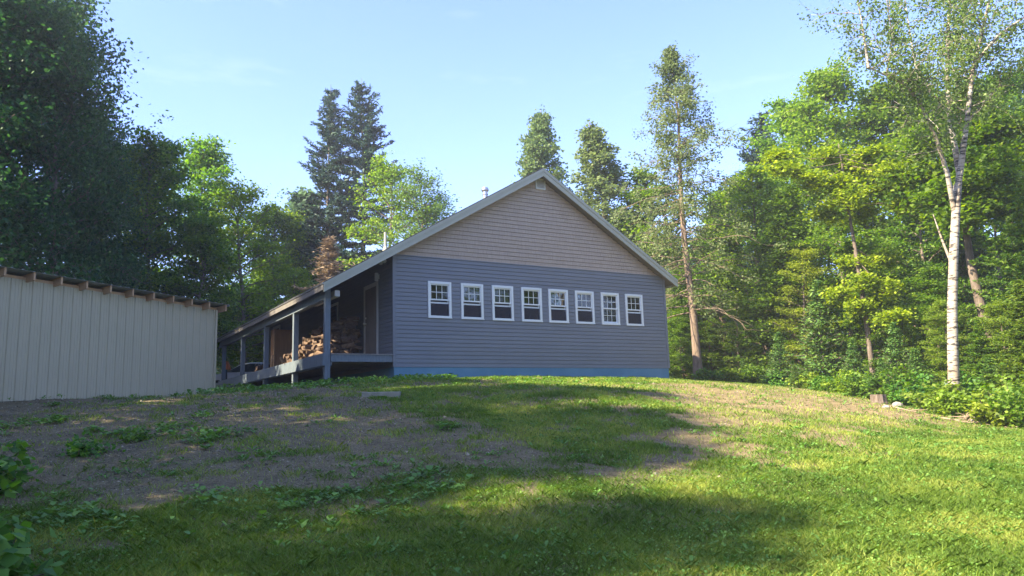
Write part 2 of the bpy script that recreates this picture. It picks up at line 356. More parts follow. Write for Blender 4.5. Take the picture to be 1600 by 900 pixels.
no = N(nt, 'ShaderNodeTexNoise', Scale=3., Detail=8., Roughness=.7); nt.links.new(tc.outputs['Object'], no.inputs['Vector'])
rs = N(nt, 'ShaderNodeValToRGB'); e = rs.color_ramp.elements; e[0].position = .3; e[0].color = (.13,.092,.042,1); e[1].position = .7; e[1].color = (.34,.265,.14,1)
nt.links.new(no.outputs['Fac'], rs.inputs[0])
as_ = N(nt, 'ShaderNodeAttribute', attribute_name='soil'); m1 = N(nt, 'ShaderNodeMath', operation='MULTIPLY_ADD'); m1.inputs[1].default_value = .60; m1.inputs[2].default_value = .28
nlo = N(nt, 'ShaderNodeTexNoise', Scale=.9, Detail=6., Roughness=.65); nt.links.new(tc.outputs['Object'], nlo.inputs['Vector']); m0 = N(nt, 'ShaderNodeMath', operation='MULTIPLY_ADD'); m0.inputs[1].default_value = 2.4; m0.inputs[2].default_value = -1.2; nt.links.new(nlo.outputs['Fac'], m0.inputs[0]); m00 = N(nt, 'ShaderNodeMath', operation='ADD'); nt.links.new(m0.outputs[0], m00.inputs[0]); nt.links.new(as_.outputs['Fac'], m00.inputs[1]); nt.links.new(m00.outputs[0], m1.inputs[0]); m1.use_clamp = True
mxa = N(nt, 'ShaderNodeMix', data_type='RGBA'); nt.links.new(m1.outputs[0], mxa.inputs[0]); nt.links.new(rg.outputs[0], mxa.inputs[6]); nt.links.new(rs.outputs[0], mxa.inputs[7])
ac = N(nt, 'ShaderNodeAttribute', attribute_name='cover')
n3 = N(nt, 'ShaderNodeTexNoise', Scale=20., Detail=5., Roughness=.7); nt.links.new(tc.outputs['Object'], n3.inputs['Vector'])
rc = N(nt, 'ShaderNodeValToRGB'); e = rc.color_ramp.elements; e[0].position = .3; e[0].color = (.07,.075,.022,1); e[1].position = .75; e[1].color = (.19,.20,.055,1)
nt.links.new(n3.outputs['Fac'], rc.inputs[0])
ad = N(nt, 'ShaderNodeMath', operation='ADD'); nt.links.new(ac.outputs['Fac'], ad.inputs[0]); 
sb = N(nt, 'ShaderNodeMath', operation='MULTIPLY_ADD'); nt.links.new(n3.outputs['Fac'], sb.inputs[0]); sb.inputs[1].default_value = .8; sb.inputs[2].default_value = -.5
nt.links.new(sb.outputs[0], ad.inputs[1]); ad.use_clamp = True
mxb = N(nt, 'ShaderNodeMix', data_type='RGBA'); nt.links.new(ad.outputs[0], mxb.inputs[0]); nt.links.new(mxa.outputs[2], mxb.inputs[6]); nt.links.new(rc.outputs[0], mxb.inputs[7])
nt.links.new(mxb.outputs[2], p.inputs['Base Color'])
b1 = N(nt, 'ShaderNodeBump', Strength=.8, Distance=.02); nt.links.new(vo.outputs['Distance'], b1.inputs['Height']); b1.invert = True
b2 = N(nt, 'ShaderNodeBump', Strength=.6, Distance=.05); nt.links.new(no.outputs['Fac'], b2.inputs['Height']); nt.links.new(b1.outputs[0], b2.inputs['Normal']); nt.links.new(b2.outputs[0], p.inputs['Normal'])
wood = 1-inpoly(X+(fbm(X,Y,.6)-.5)*1.2, Y+(fbm(X+9,Y,.6)-.5)*1.2, [(-9,-3),(-9.5,6),(-11.5,14),(-15,22),(-16,33),(-8,40),(5,38),(7.2,27.6),(9.6,24),(9.6,20),(11,17.5),(11.5,15.5),(14,15),(22,12),(22,-3)]).astype(float)
a = me.attributes.new('litter', 'FLOAT', 'POINT'); a.data.foreach_set('value', wood.reshape(-1).astype(np.float32))
al = N(nt, 'ShaderNodeAttribute', attribute_name='litter'); mxc = N(nt, 'ShaderNodeMix', data_type='RGBA'); rl = N(nt, 'ShaderNodeValToRGB'); e = rl.color_ramp.elements; e[0].position = .35; e[0].color = (.035,.028,.016,1); e[1].position = .7; e[1].color = (.085,.075,.03,1)
nt.links.new(n3.outputs['Fac'], rl.inputs[0]); nt.links.new(al.outputs['Fac'], mxc.inputs[0]); nt.links.new(mxb.outputs[2], mxc.inputs[6]); nt.links.new(rl.outputs[0], mxc.inputs[7]); nt.links.new(mxc.outputs[2], p.inputs['Base Color'])
me.materials.append(m)
go = bpy.data.objects.new('ground', me); col.objects.link(go); tag(go, 'gravelly earth slope rising to a low knoll under the house', 'ground', kind='structure')

# ------------------------------------------------------------------ grass, weeds, stones (stuff)
def in_view(x, y, pad=2.6):
    return (np.abs(x) < .70*y+pad) & (y > 3.6)
def under_building(x, y):
    q = np.stack([x-HX, y-HY], -1); aa = q@HU[:2]; bb = q@HV[:2]
    s1 = (aa > -1.75) & (bb > .02) & (bb < 14)
    q = np.stack([x-SR[0], y-SR[1]], -1); s = q@SD; t = q@SN
    s2 = (s < .02) & (s > -9) & (t < .02) & (t > -5)
    return s1 | s2
TH = 0.535604; HU = np.array([math.cos(TH), math.sin(TH), 0]); HV = np.array([-math.sin(TH), math.cos(TH), 0]); HX, HY = -3.097, 20.003
SR = np.array([-7.71, 20.0]); SL = np.array([-9.74, 14.6]); SD = (SR-SL)/np.linalg.norm(SR-SL); SN = np.array([SD[1], -SD[0]])

def scatter(n, x0, x1, y0, y1, fn):
    x = rng.uniform(x0, x1, n); y = rng.uniform(y0, y1, n)
    k = in_view(x, y) & ~under_building(x, y); x = x[k]; y = y[k]
    k = rng.random(len(x)) < fn(x, y); return x[k], y[k]
def blades(x, y, hmin, hmax, wd, lean=.5, tintbase=.45, tintvar=.25):
    n = len(x); z = G(x, y)-.008; yaw = rng.uniform(0, 2*math.pi, n); la = rng.uniform(0, 2*math.pi, n)
    h = rng.uniform(hmin, hmax, n)*(.65+.7*fbm(x+3, y+8, 1.3)); ln = h*rng.uniform(.1, lean*1.8, n)
    w_ = wd*rng.uniform(.6, 1.3, n)
    P = np.stack([x, y, z], -1); W = np.stack([np.cos(yaw)*w_/2, np.sin(yaw)*w_/2, 0*w_], -1)
    D1 = np.stack([np.cos(la)*ln*.35, np.sin(la)*ln*.35, h*.6], -1); D2 = np.stack([np.cos(la)*ln, np.sin(la)*ln, h], -1)
    V = np.empty((n, 5, 3)); V[:,0] = P-W; V[:,1] = P+W; V[:,2] = P+D1+W*.8; V[:,3] = P+D2; V[:,4] = P+D1-W*.8
    t = tintbase+(fbm(x-40, y+3, 1.1)-.5)*1.5+(fbm(x-4, y+33, 5.)-.5)*.5+rng.normal(0, tintvar, n)*.7
    return V, t
parts = []
x, y = scatter(900000, -8, 13, 3.8, 9.6, density); parts.append(blades(x, y, .025, .07, .005, .9))
x, y = scatter(520000, -8, 16, 9.6, 16, density); parts.append(blades(x, y, .03, .07, .010, .7, .5))
x, y = scatter(300000, -10, 18, 16, 27, density); parts.append(blades(x, y, .03, .07, .016, .7, .5))
tallf = lambda x, y: np.clip(density(x, y), 0, 1)*np.clip((fbm(x+11, y+2, 1.1)-.52)*6, 0, 1)
x, y = scatter(50000, -8, 13, 3.8, 12, tallf); parts.append(blades(x, y, .07, .12, .005, .7, .55))
V = np.concatenate([q[0] for q in parts]); T = np.concatenate([q[1] for q in parts])
gr = bpy.data.objects.new('grass', quadmesh('grass', V, 5, MAT['grass'], T)); col.objects.link(gr)
tag(gr, 'short rough lawn grass thinning out over the gravel', 'grass', kind='stuff')
x, y = scatter(60000, -8, 16, 4, 22, lambda x, y: .22+.15*(x < -1)+.5*np.clip((fbm(x+70, y-3, .7)-.5)*6, 0, 1)*(x > 1)+.1*(density(x, y) > .5))
Vs, Ts = blades(x, y, .012, .03, .008, 2.5, .5)
st = bpy.data.objects.new('straw', quadmesh('straw', Vs, 5, MAT['straw'], Ts)); col.objects.link(st)
tag(st, 'dry straw and dead grass bits lying in the thin turf', 'dead grass', kind='stuff')

def rosettes(x, y, rmin, rmax, nl, lift, wid, rise=0.):
    Vs = []; T = []
    z = G(x, y); n = len(x); R0 = rng.uniform(rmin, rmax, n); base = .45+(fbm(x, y+60, 1.2)-.5)*.8
    P = np.stack([x, y, z], -1)
    for k in range(nl):
        an = 2*math.pi*(k+rng.random(n)*.8)/nl; L = R0*rng.uniform(.6, 1.15, n); W = L*wid*rng.uniform(.8, 1.2, n)
        el = rng.uniform(lift*.3, lift*1.5, n); d = np.stack([np.cos(an)*np.cos(el), np.sin(an)*np.cos(el), np.sin(el)], -1)
        s = np.stack([-np.sin(an), np.cos(an), 0*an], -1)
        O = P+np.stack([0*x, 0*x, rise*rng.random(n)], -1)+d*(L*.12)[:,None]
        v = np.empty((n,6,3)); dn = np.array([0,0,-1.])
        v[:,0] = O; v[:,1] = O+d*(L*.4)[:,None]+s*(W*.45)[:,None]; v[:,2] = O+d*(L*.75)[:,None]+s*(W*.42)[:,None]+dn*(L*.05)[:,None]
        v[:,3] = O+d*L[:,None]+dn*(L*.22)[:,None]; v[:,4] = O+d*(L*.75)[:,None]-s*(W*.42)[:,None]+dn*(L*.05)[:,None]; v[:,5] = O+d*(L*.4)[:,None]-s*(W*.45)[:,None]
        Vs.append(v); T.append(base+rng.normal(0, .16, n))
    return np.concatenate(Vs), np.concatenate(T)
wf1 = lambda x, y: .85*(density(x, y) > .3)*np.clip((fbm(x-19, y+14, 1.9)-.35)*4, .1, 1)+.9*np.clip((fbm(x+9, y+44, 1.5)-.60)*12, 0, 1)
P_ = []
x, y = scatter(4200, -8, 13, 4, 10, lambda x, y: np.clip(wf1(x, y), 0, 1)); P_.append(rosettes(x, y, .04, .10, 7, .6, .3))
x, y = scatter(4200, -9, 14, 9, 22, lambda x, y: np.clip(wf1(x, y), 0, 1)*np.where(x < -1.5, .55, 1)); P_.append(rosettes(x, y, .06, .14, 7, .6, .32))
# broad leafed weeds at the foot of the gravel bank and under the porch edge
bank = lambda x, y: np.clip(1-np.abs(y-(6.9+.25*(x+3)**1)) /1.0, 0, 1)*np.clip((-.6-x)/2, 0, 1)*np.clip((fbm(x+2, y+19, 2.2)-.5)*8, 0, 1)*.5
x, y = scatter(9000, -6, 0, 5, 8.6, bank); P_.append(rosettes(x, y, .035, .085, 5, .6, .7, .07))
cl = lambda x, y: np.clip((fbm(x+22, y+1, 1.0)-.64)*14, 0, 1)*(x < -.5)
x, y = scatter(9000, -9, 0, 7, 14, cl); P_.append(rosettes(x, y, .04, .10, 5, .5, .7, .05))
nearh = lambda x, y: np.clip(1-np.abs((x-HX)*(-HV[0])+(y-HY)*(-HV[1])-.8)/1.3, 0, 1)*(x < -1.5)*.35
x, y = scatter(6000, -7, -1, 16, 21, nearh); P_.append(rosettes(x, y, .05, .12, 5, .6, .65, .10))
shl = lambda x, y: np.clip(1-np.abs((x-SR[0])*SN[0]+(y-SR[1])*SN[1]-.12)/.2, 0, 1)*.5*(fbm(x, y, 2.)>.48)
x, y = scatter(9000, -12, -7, 12, 21, shl); P_.append(rosettes(x, y, .04, .09, 6, .9, .3, .06))
por = lambda x, y: np.clip(1-np.abs((x-HX)*HU[0]+(y-HY)*HU[1]+2.1)/.8, 0, 1)*.25
x, y = scatter(5000, -13, -3, 19, 32, por); P_.append(rosettes(x, y, .06, .14, 5, .7, .6, .12))
V = np.concatenate([q[0] for q in P_]); T = np.concatenate([q[1] for q in P_])
def clover(n, box, lo, hi, fn):
    x, y = scatter(n, *box, fn); n = len(x); C = np.stack([x, y, G(x, y)+rng.uniform(.008, .045, n)], -1)
    L = rng.uniform(lo, hi, n)[:,None]; return leaves(C, L, L*.8, 1.6), .5+(fbm(x+70, y+5, 1.7)-.5)*1.1+rng.normal(0, .2, n)
cf = lambda x, y: np.clip(density(x, y)*1.1-.15, 0, 1)*np.clip((fbm(x+37, y-25, 1.3)-.36)*5, .12, 1)
CL = [clover(170000, (-8,13,3.8,9.6), .012, .030, cf), clover(110000, (-8,16,9.6,16), .018, .042, cf), clover(70000, (-10,18,16,27), .03, .055, cf)]
cv = bpy.data.objects.new('clover', quadmesh('clover', np.concatenate([q[0] for q in CL]), 4, MAT['weed'], np.concatenate([q[1] for q in CL]))); col.objects.link(cv)
tag(cv, 'small flat clover leaves growing through the lawn', 'clover', kind='stuff')
wd = bpy.data.objects.new('weeds', quadmesh('weeds', V, 6, MAT['weed'], T)); col.objects.link(wd)
tag(wd, 'low broad leafed weeds and clover scattered over grass and gravel', 'weeds', kind='stuff')

def stones(n, fn, smin, smax, box):
    x, y = scatter(n, *box, fn); n = len(x); z = G(x, y)
    s = rng.uniform(smin, smax, n)**1.0*rng.uniform(.5, 1, n)
    O = np.array([(1,0,0),(0,1,0),(-1,0,0),(0,-1,0),(0,0,1),(0,0,-1)], float)
    V = O[None]*s[:,None,None]*rng.uniform(.55, 1.15, (n,6,1))*np.array([1,1,.6]); an = rng.uniform(0, 6.28, n); c, s_ = np.cos(an), np.sin(an)
    V = np.stack([V[...,0]*c[:,None]-V[...,1]*s_[:,None], V[...,0]*s_[:,None]+V[...,1]*c[:,None], V[...,2]], -1)
    V += rng.normal(0, .15, V.shape)*s[:,None,None]
    V += np.stack([x, y, z+s*.15], -1)[:,None]
    F = np.array([(0,1,4),(1,2,4),(2,3,4),(3,0,4),(1,0,5),(2,1,5),(3,2,5),(0,3,5)])
    T = np.repeat(rng.random(n), 8)
    return V[:,F].reshape(-1,3,3), T
gravelf = lambda x, y: np.clip(1-density(x, y)*1.8, .06, 1)*np.where(x > 2.2, .35, 1)
A1 = stones(34000, gravelf, .007, .020, (-8, 8, 4, 12)); A2 = stones(30000, gravelf, .014, .034, (-14, 12, 12, 26)); A3 = stones(500, gravelf, .03, .055, (-9, 10, 6, 20))
V = np.concatenate([A1[0], A2[0], A3[0]]); T = np.concatenate([A1[1], A2[1], A3[1]])
gv = bpy.data.objects.new('gravel', quadmesh('gravel', V, 3, MAT['stone'], T)); col.objects.link(gv)
tag(gv, 'loose grey gravel stones strewn over the bare slope', 'gravel', kind='stuff')

# ------------------------------------------------------------------ HOUSE (local frame: x along gable wall, y into depth, z up)
LZ = .33                                        # bottom of siding above house origin
house = empty('house', (HX, HY, 1.2625-LZ+EYE), TH)
tag(house, 'blue grey house with taupe shingled gable, eight windows and long side porch', 'house')
W = 9.295; H = 2.95; RA = 4.60; SLP, SRP = .582, .610; LEN = 13.9; OV = .32
ZT = LZ+5.87                                    # roof surface at the ridge
def roofz(a, drop=0.): return ZT-drop-(SLP*(RA-a) if a < RA else SRP*(a-RA))
wins = [.97, 1.955, 2.925, 3.885, 4.81, 5.76, 6.72, 7.66]; WW, WH, WZ = .69, .985, LZ+1.315
rects = [(a+.045, a+WW-.045, WZ+.045, WZ+WH-.045) for a in wins]
def lap(bld, x0, x1, z0, z1, ex, put, rects=(), zoff=0.):
    k = 0; z = z0; seam = 0
    while z < z1-1e-6:
        k += 1
        if k % 2: seam = random.uniform(.5, 3.4)
        zt = min(z+ex, z1); cuts = sorted({z, zt, *[c for r in rects for c in r[2:] if z < c < zt]})
        for za, zb in zip(cuts[:-1], cuts[1:]):
            xs = [(x0, x1)]
            for r in rects:
                if r[2] < (za+zb)/2 < r[3]:
                    xs2 = []
                    for (p0, p1) in xs:
                        if r[1] <= p0 or r[0] >= p1: xs2.append((p0, p1)); continue
                        if r[0] > p0: xs2.append((p0, r[0]))
                        if r[1] < p1: xs2.append((r[1], p1))
                    xs = xs2
            xs3 = []
            for (p0, p1) in xs:
                q_ = seam
                while q_ < p1:
                    if q_ > p0: xs3.append((p0, q_)); p0 = q_
                    q_ += 3.66
                xs3.append((p0, p1))
            xs = xs3
            def off(zz):                        # double lap profile: slanted face, rolled lower lip
                f = (zz-z)/ex; return .022-.010*f
            if zt-z > ex*.9 and zb > zt-1e-6:    # locking groove under the next course
                zg = max(za, zt-.017)
                for (p0, p1) in xs: bld.quad(put(p0, .0025, zg), put(p1, .0025, zg), put(p1, .0025, zt), put(p0, .0025, zt)); bld.quad(put(p0, off(zg), zg), put(p1, off(zg), zg), put(p1, .0025, zg), put(p0, .0025, zg))
                zb = zg
                if zb-za < 1e-6: continue
            for (p0, p1) in xs:
                tt = (math.sin((k//2)*12.9+int((p0-seam)/3.66+5)*78.2)*43758.5) % 1
                bld.quad(put(p0, off(za), za), put(p1, off(za), za), put(p1, off(zb), zb), put(p0, off(zb), zb), t=tt)
                if abs(za-z) < 1e-6: bld.quad(put(p0, .001, za+.0015), put(p1, .001, za+.0015), put(p1, off(za), za), put(p0, off(za), za))
        z = zt
b = MB(); lap(b, 0, W, LZ, LZ+H, H/27, lambda x, o, z: (x, -o, z), rects)
b.build('siding', MAT['siding'], house)
# structural front wall behind the siding with real openings
b = MB(); xs = [0.02]+[v for r in rects for v in r[:2]]+[W-.02]
for i in range(0, len(xs), 2): b.box(xs[i], xs[i+1], .001, .14, LZ-.30, roofz(xs[i] if xs[i] < RA else xs[i+1], .26) if False else LZ+H)
for r in rects: b.box(r[0]+.0005, r[1]-.0005, .002, .139, LZ-.3, r[2]); b.box(r[0]+.0005, r[1]-.0005, .002, .139, r[3], LZ+H-.001)
b.build('front_wall', MAT['interior'], house)
b = MB(); b.box(.04, W-.02, -.006, 0, -.25, LZ-.004); b.box(.0,.04,-.012,.05,-.25,LZ-.002); b.box(W-.04, W+.0, .001, LEN, -.25, LZ-.004); b.box(0, .04, .051, LEN, -.25, LZ-.004); b.build('foundation', MAT['foundation'], house)
# gable with individual shakes
b = MB(); ex = .118; z = LZ+H; r_ = 0
gzt = lambda x: roofz(x, .20)
while z < gzt(RA)-.02:
    zt = min(z+ex, gzt(RA))
    xl = RA-(gzt(RA)-z)/SLP; xr = RA+(gzt(RA)-z)/SRP; xl = max(xl, 0.0); xr = min(xr, W)
    x = xl-random.random()*.1
    while x < xr:
        wsh = random.choice([.09,.115,.14,.165]); x0 = max(x, xl); x1 = min(x+wsh-.0015, xr); x += wsh
        if x1-x0 < .01: continue
        za0 = min(zt, gzt(x0)); za1 = min(zt, gzt(x1))
        o = .024+random.random()*.002
        def off(zz): return o-(zz-z)/ex*.008
        if za0 <= z+.005 and za1 <= z+.005: continue
        za0 = max(min(za0, zt-.014), z+.002); za1 = max(min(za1, zt-.014), z+.002); t = random.random()
        b.quad((x0,-off(z),z),(x1,-off(z),z),(x1,-off(za1),za1),(x0,-off(za0),za0), t=t)
        b.quad((x0,0,z+.001),(x1,0,z+.001),(x1,-off(z),z),(x0,-off(z),z), t=t)
        b.quad((x0,-off(za0),za0),(x1,-off(za1),za1),(x1,0,za1),(x0,0,za0), t=t); b.quad((x0,0,z),(x0,-off(z),z),(x0,-off(za0),za0),(x0,0,za0), t=0); b.quad((x1,-off(z),z),(x1,0,z),(x1,0,za1),(x1,-off(za1),za1), t=0)
    z += ex
b.prism([(0.02,LZ+H+.001),(W-.02,LZ+H+.001),(W-.02, gzt(W)),(RA,gzt(RA)),(.02,gzt(.02))], 1, .0015, .13)
b.build('gable_shingles', MAT['shake'], house)
b = MB(); b.box(.0, W, -.030, -.001, LZ+H-.012, LZ+H+.012); b.build('siding_trim', MAT['siding'], house)
# corners, side walls
b = MB(); b.box(-.03,.055,-.032,-.0225,LZ-.002,LZ+H-.013); b.box(-.03,-.0225,-.0225,.06,LZ-.002,LZ+H+.02); b.build('corner_trim', MAT['siding'], house)
b = MB(); b.box(W-.055,W+.03,-.032,-.0225,LZ-.002,LZ+H-.10); b.box(W+.0225,W+.03,-.0225,.06,LZ-.002,LZ+H-.12); b.build('corner_trim', MAT['siding'], house)
srect = [(1.12, 2.06, 0, LZ+2.22), (4.56, 5.34, LZ+1.26, LZ+2.27), (11.7, 12.6, 0, LZ+2.22)]
b = MB(); lap(b, .06, LEN, LZ, LZ+H+.02, H/27, lambda x, o, z: (-o, x, z)); b.box(.001,.12,.141,LEN,LZ-.3,LZ+H); b.build('side_siding', MAT['siding_dark'], house)
b = MB(); lap(b, .02, LEN, LZ, LZ+H-.15, H/27, lambda x, o, z: (W+o, x, z)); b.box(W-.12,W-.001,.141,LEN,LZ-.3,LZ+H-.12); b.build('side_siding', MAT['siding'], house)
b = MB(); b.box(0.002,W-.002,LEN,LEN+.14,-.2,LZ+H-.14); b.prism([(0,LZ+H-.139),(W,LZ+H-.139),(RA,gzt(RA))],1,LEN+.01,LEN+.12); b.build('back_wall', MAT['siding'], house)
b = MB(); b.box(.13,W-.13,.15,LEN-.01,LZ-.05,LZ+.02); b.build('floor', MAT['interior'], house)
b = MB(); b.box(.13,W-.13,.15,LEN-.01,LZ+H-.1,LZ+H-.06); b.box(.13,W-.13,4.5,4.6,LZ+.021,LZ+H-.101); b.build('interior_wall', MAT['interior'], house)
# roof
AL, AR = -1.95, W+.30; B0, B1 = -OV, LEN+.75
def slab(t0, t1, a0, a1, b0, b1, bld):           # slab between drops t0 (upper) and t1 (lower)
    poly = [(a0, roofz(a0, t0)), (RA, roofz(RA, t0))] if a0 < RA and a1 <= RA else [(RA, roofz(RA, t0)), (a1, roofz(a1, t0))]
    low = [(x, z-(t1-t0)) for x, z in poly][::-1]
    bld.prism(poly+low, 1, b0, b1)
b = MB()
b.prism([(AL-.02,roofz(AL-.02)),(RA,roofz(RA)),(RA,roofz(RA,.022)),(AL-.02,roofz(AL-.02,.022))],1,B0-.02,B1)
b.prism([(RA,roofz(RA)),(AR+.02,roofz(AR+.02)),(AR+.02,roofz(AR+.02,.022)),(RA,roofz(RA,.022))],1,B0-.02,B1)
rf = b.build('roof', MAT['roof'], house)
# shingle butt lines on the slopes
b = MB()
for k in range(1, 48):
    a_ = AL+k*.135
    if a_ < RA-.05: b.prism([(a_,roofz(a_)+.0005),(a_+.13,roofz(a_+.13)+.0005),(a_,roofz(a_)+.006)],1,B0-.01,B1-.01)
for k in range(1, 40):
    a_ = AR-k*.135
    if a_ > RA+.05: b.prism([(a_,roofz(a_)+.0005),(a_-.13,roofz(a_-.13)+.0005),(a_,roofz(a_)+.006)],1,B0-.01,B1-.01)
b.build('shingle_courses', MAT['roof'], house)
b = MB(); b.prism([(AL+.03,roofz(AL+.03,.17)),(RA,roofz(RA,.17)),(AR-.03,roofz(AR-.03,.17)),(AR-.03,roofz(AR-.03,.155)),(RA,roofz(RA,.155)),(AL+.03,roofz(AL+.03,.155))],1,B0+.03,B1-.03); b.build('soffit', MAT['soffit'], house)
for side in (0, 1):
    b = MB(); e = AL if side == 0 else AR
    for t0, t1, y0, y1 in ((.0225,.115,-.035,.0),(.1155,.26,-.018,.012)):
        b.prism([(e,roofz(e,t0)),(RA,roofz(RA,t0)),(RA,roofz(RA,t1)),(e,roofz(e,t1))],1,B0+y0,B0+y1)
    b.build('rake_board', MAT['rake'], house)
    b = MB()
    b.prism([(e,roofz(e,.0225)),(RA,roofz(RA,.0225)),(RA,roofz(RA,.2)),(e,roofz(e,.2))],1,B1-.01,B1+.02); b.build('rake_board', MAT['rake'], house)
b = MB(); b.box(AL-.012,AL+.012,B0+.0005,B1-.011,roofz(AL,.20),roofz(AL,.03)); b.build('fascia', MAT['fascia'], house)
b = MB(); b.box(AR-.012,AR+.012,B0+.013,B1-.011,roofz(AR,.21),roofz(AR,.03)); b.build('fascia', MAT['rake'], house)
# drip edge flashing on eave of porch
b = MB(); b.box(AL-.03,AL-.0125,B0-.02,B1,roofz(AL,.055),roofz(AL,.024)); b.build('drip_edge', MAT['metal'], house)
# porch: beam, posts, deck
PB = roofz(-1.80, .20)
b = MB(); b.box(-1.80,-1.66,.04,LEN+.4,PB-.25,PB-.005); b.build('porch_beam', MAT['post'], house)
b = MB(); b.box(-1.60,-1.47,-.10,1.8,PB-.20,PB-.05); b.build('beam_end', MAT['doorframe'], house)
DZ = LZ+.33
for i, bb in enumerate((.03, 2.95, 6.42, 9.95, 13.5)):
    q = house.matrix_basis @ Vector((0,0,0)); wx = HX-1.73*HU[0]+(bb+.07)*HV[0]; wy = HY-1.73*HU[1]+(bb+.07)*HV[1]
    zb = g1(wx, wy)-.12-(1.2625-LZ+EYE)
    MB().box(-1.80,-1.66,bb,bb+.14,zb,PB-.255).build('porch_post', MAT['post'], house, bevel=.006)
b = MB()
for k in range(13):
    x0 = -1.655+k*.1275; b.box(x0, x0+.12, -.02, LEN+.05, DZ-.03, DZ)
b.build('deck', MAT['deck'], house)
b = MB(); b.box(-1.655,-.035,.0,.04,DZ-.205,DZ-.032); b.build('deck_rim', MAT['post'], house)
b = MB(); b.box(-1.655,-1.615,.041,LEN,DZ-.30,DZ-.032)
b.box(-1.858,-1.801,.01,LEN+.04,DZ-.30,DZ-.0)
b.build('deck_rim', MAT['post'], house)
b = MB()
for k in range(1, 23): b.box(-1.61,-.035,.6*k,.6*k+.04,DZ-.22,DZ-.032)
b.build('deck_joists', MAT['deck'], house)
# windows
def window(a0, closed=False):
    x0, x1, z0, z1 = a0, a0+WW, WZ, WZ+WH; t = .07
    b = MB()
    b.box(x0,x0+t,-.045,.03,z0,z1); b.box(x1-t,x1,-.045,.03,z0,z1); b.box(x0+t,x1-t,-.046,.03,z1-t,z1+.002); b.box(x0+t,x1-t,-.046,.03,z0,z0+t*.8); b.box(x0-.01,x1+.01,-.055,-.0465,z0-.01,z0+.012)
    w_ = b.build('window', MAT['trim'], house, bevel=.005)
    ix0, ix1, iz0, iz1 = x0+t, x1-t, z0+t*.8, z1-t; zm = z0+.475
    b = MB(); s = .028
    b.box(ix0,ix0+s,-.02,.012,zm,iz1); b.box(ix1-s,ix1,-.02,.012,zm,iz1); b.box(ix0+s,ix1-s,-.021,.012,iz1-s,iz1); b.box(ix0+s,ix1-s,-.021,.012,zm,zm+.038)
    b.build('sash', MAT['trim'], w_)
    b = MB(); gh = (iz1-s)-(zm+.038)
    for k in (1, 2):
        xx = ix0+s+(ix1-ix0-2*s)*k/3; b.box(xx-.008,xx+.008,.0,.006,zm+.038,iz1-s)
    b.box(ix0+s,ix1-s,-.001,.007,zm+.038+gh/2-.008,zm+.038+gh/2+.008)
    b.build('grille', MAT['trim'], w_)
    MB().box(ix0+s,ix1-s,.0075,.0095,zm+.038,iz1-s).build('pane', MAT['glass'], w_)
    zl = zm-.085 if not closed else iz0
    b = MB(); b.box(ix0,ix1,.02,.05,zl,zl+.045)
    b.box(ix0,ix0+.022,.021,.05,zl+.045,zm+.02 if closed else zm+.35); b.box(ix1-.022,ix1,.021,.05,zl+.045,zm+.02 if closed else zm+.35)
    b.build('sash', MAT['trim'], w_)
    if closed:
        b = MB(); gh = zm-(zl+.045)
        for k in (1, 2):
            xx = ix0+s+(ix1-ix0-2*s)*k/3; b.box(xx-.008,xx+.008,.024,.03,zl+.045,zm)
        b.box(ix0+s,ix1-s,.023,.031,zl+.045+gh/2-.008,zl+.045+gh/2+.008); b.build('grille', MAT['trim'], w_)
        MB().box(ix0+.022,ix1-.022,.034,.036,zl+.045,zm).build('pane', MAT['glass'], w_)
    else:
        MB().box(ix0+.002,ix1-.002,-.010,-.009,iz0+.002,zl-.002).build('insect_screen', MAT['screen'], w_)
    return w_
for i, a0 in enumerate(wins): window(a0, i == 6)
# gable vent
b = MB(); vx, vz = 4.50, LZ+5.29
b.box(vx,vx+.035,-.06,-.02,vz,vz+.33); b.box(vx+.30,vx+.335,-.06,-.02,vz,vz+.33); b.box(vx+.035,vx+.3,-.061,-.02,vz,vz+.03); b.box(vx+.035,vx+.3,-.061,-.02,vz+.3,vz+.33)
gvn = b.build('gable_vent', MAT['trim'], house)
b = MB()
for k in range(7): b.prism([(-.055,vz+.035+k*.038),(-.05,vz+.032+k*.038),(-.022,vz+.062+k*.038),(-.027,vz+.066+k*.038)],0,vx+.035,vx+.3)
b.build('louvre', MAT['trim'], gvn)
# porch doors and window on the side wall
def door(b0, b1, label=None):
    b = MB(); t = .11; z1 = LZ+2.30
    b.box(-.045,-.019,b0-t,b0,DZ+.001,z1+t); b.box(-.045,-.019,b1,b1+t,DZ+.001,z1+t); b.box(-.045,-.019,b0,b1,z1,z1+t)
    fr = b.build('door', MAT['doorframe'], house, bevel=.004)
    b = MB(); b.box(-.035,-.0195,b0+.002,b1-.002,DZ+.012,z1-.002)
    for (u0, u1, v0, v1) in ((.15,.42,.15,.8),(.55,.82,.15,.8),(.15,.42,.95,1.75),(.55,.82,.95,1.75)):
        b.box(-.041,-.0355,b0+u0*.95,b0+u1*.95,DZ+v0,DZ+v1)
    b.build('door_leaf', MAT['door'], fr, bevel=.003)
    b = MB(); b.tube([(-.036,b1-.08,DZ+1.0),(-.085,b1-.08,DZ+1.0)], [.022,.02], 10); b.sphere((-.10,b1-.08,DZ+1.0), .032); b.build('door_handle', MAT['brass'], fr, smooth=True)
    MB().tube([(-.036,b1-.08,DZ+1.16),(-.06,b1-.08,DZ+1.16)], [.026,.024], 10).build('deadbolt', MAT['brass'], fr)
door(1.16, 2.04); door(11.75, 12.6)
b = MB(); z0, z1 = LZ+1.28, LZ+2.31
b.box(-.045,-.018,4.5,4.58,z0,z1); b.box(-.045,-.018,5.32,5.4,z0,z1); b.box(-.045,-.018,4.58,5.32,z1-.08,z1); b.box(-.045,-.018,4.58,5.32,z0,z0+.08)
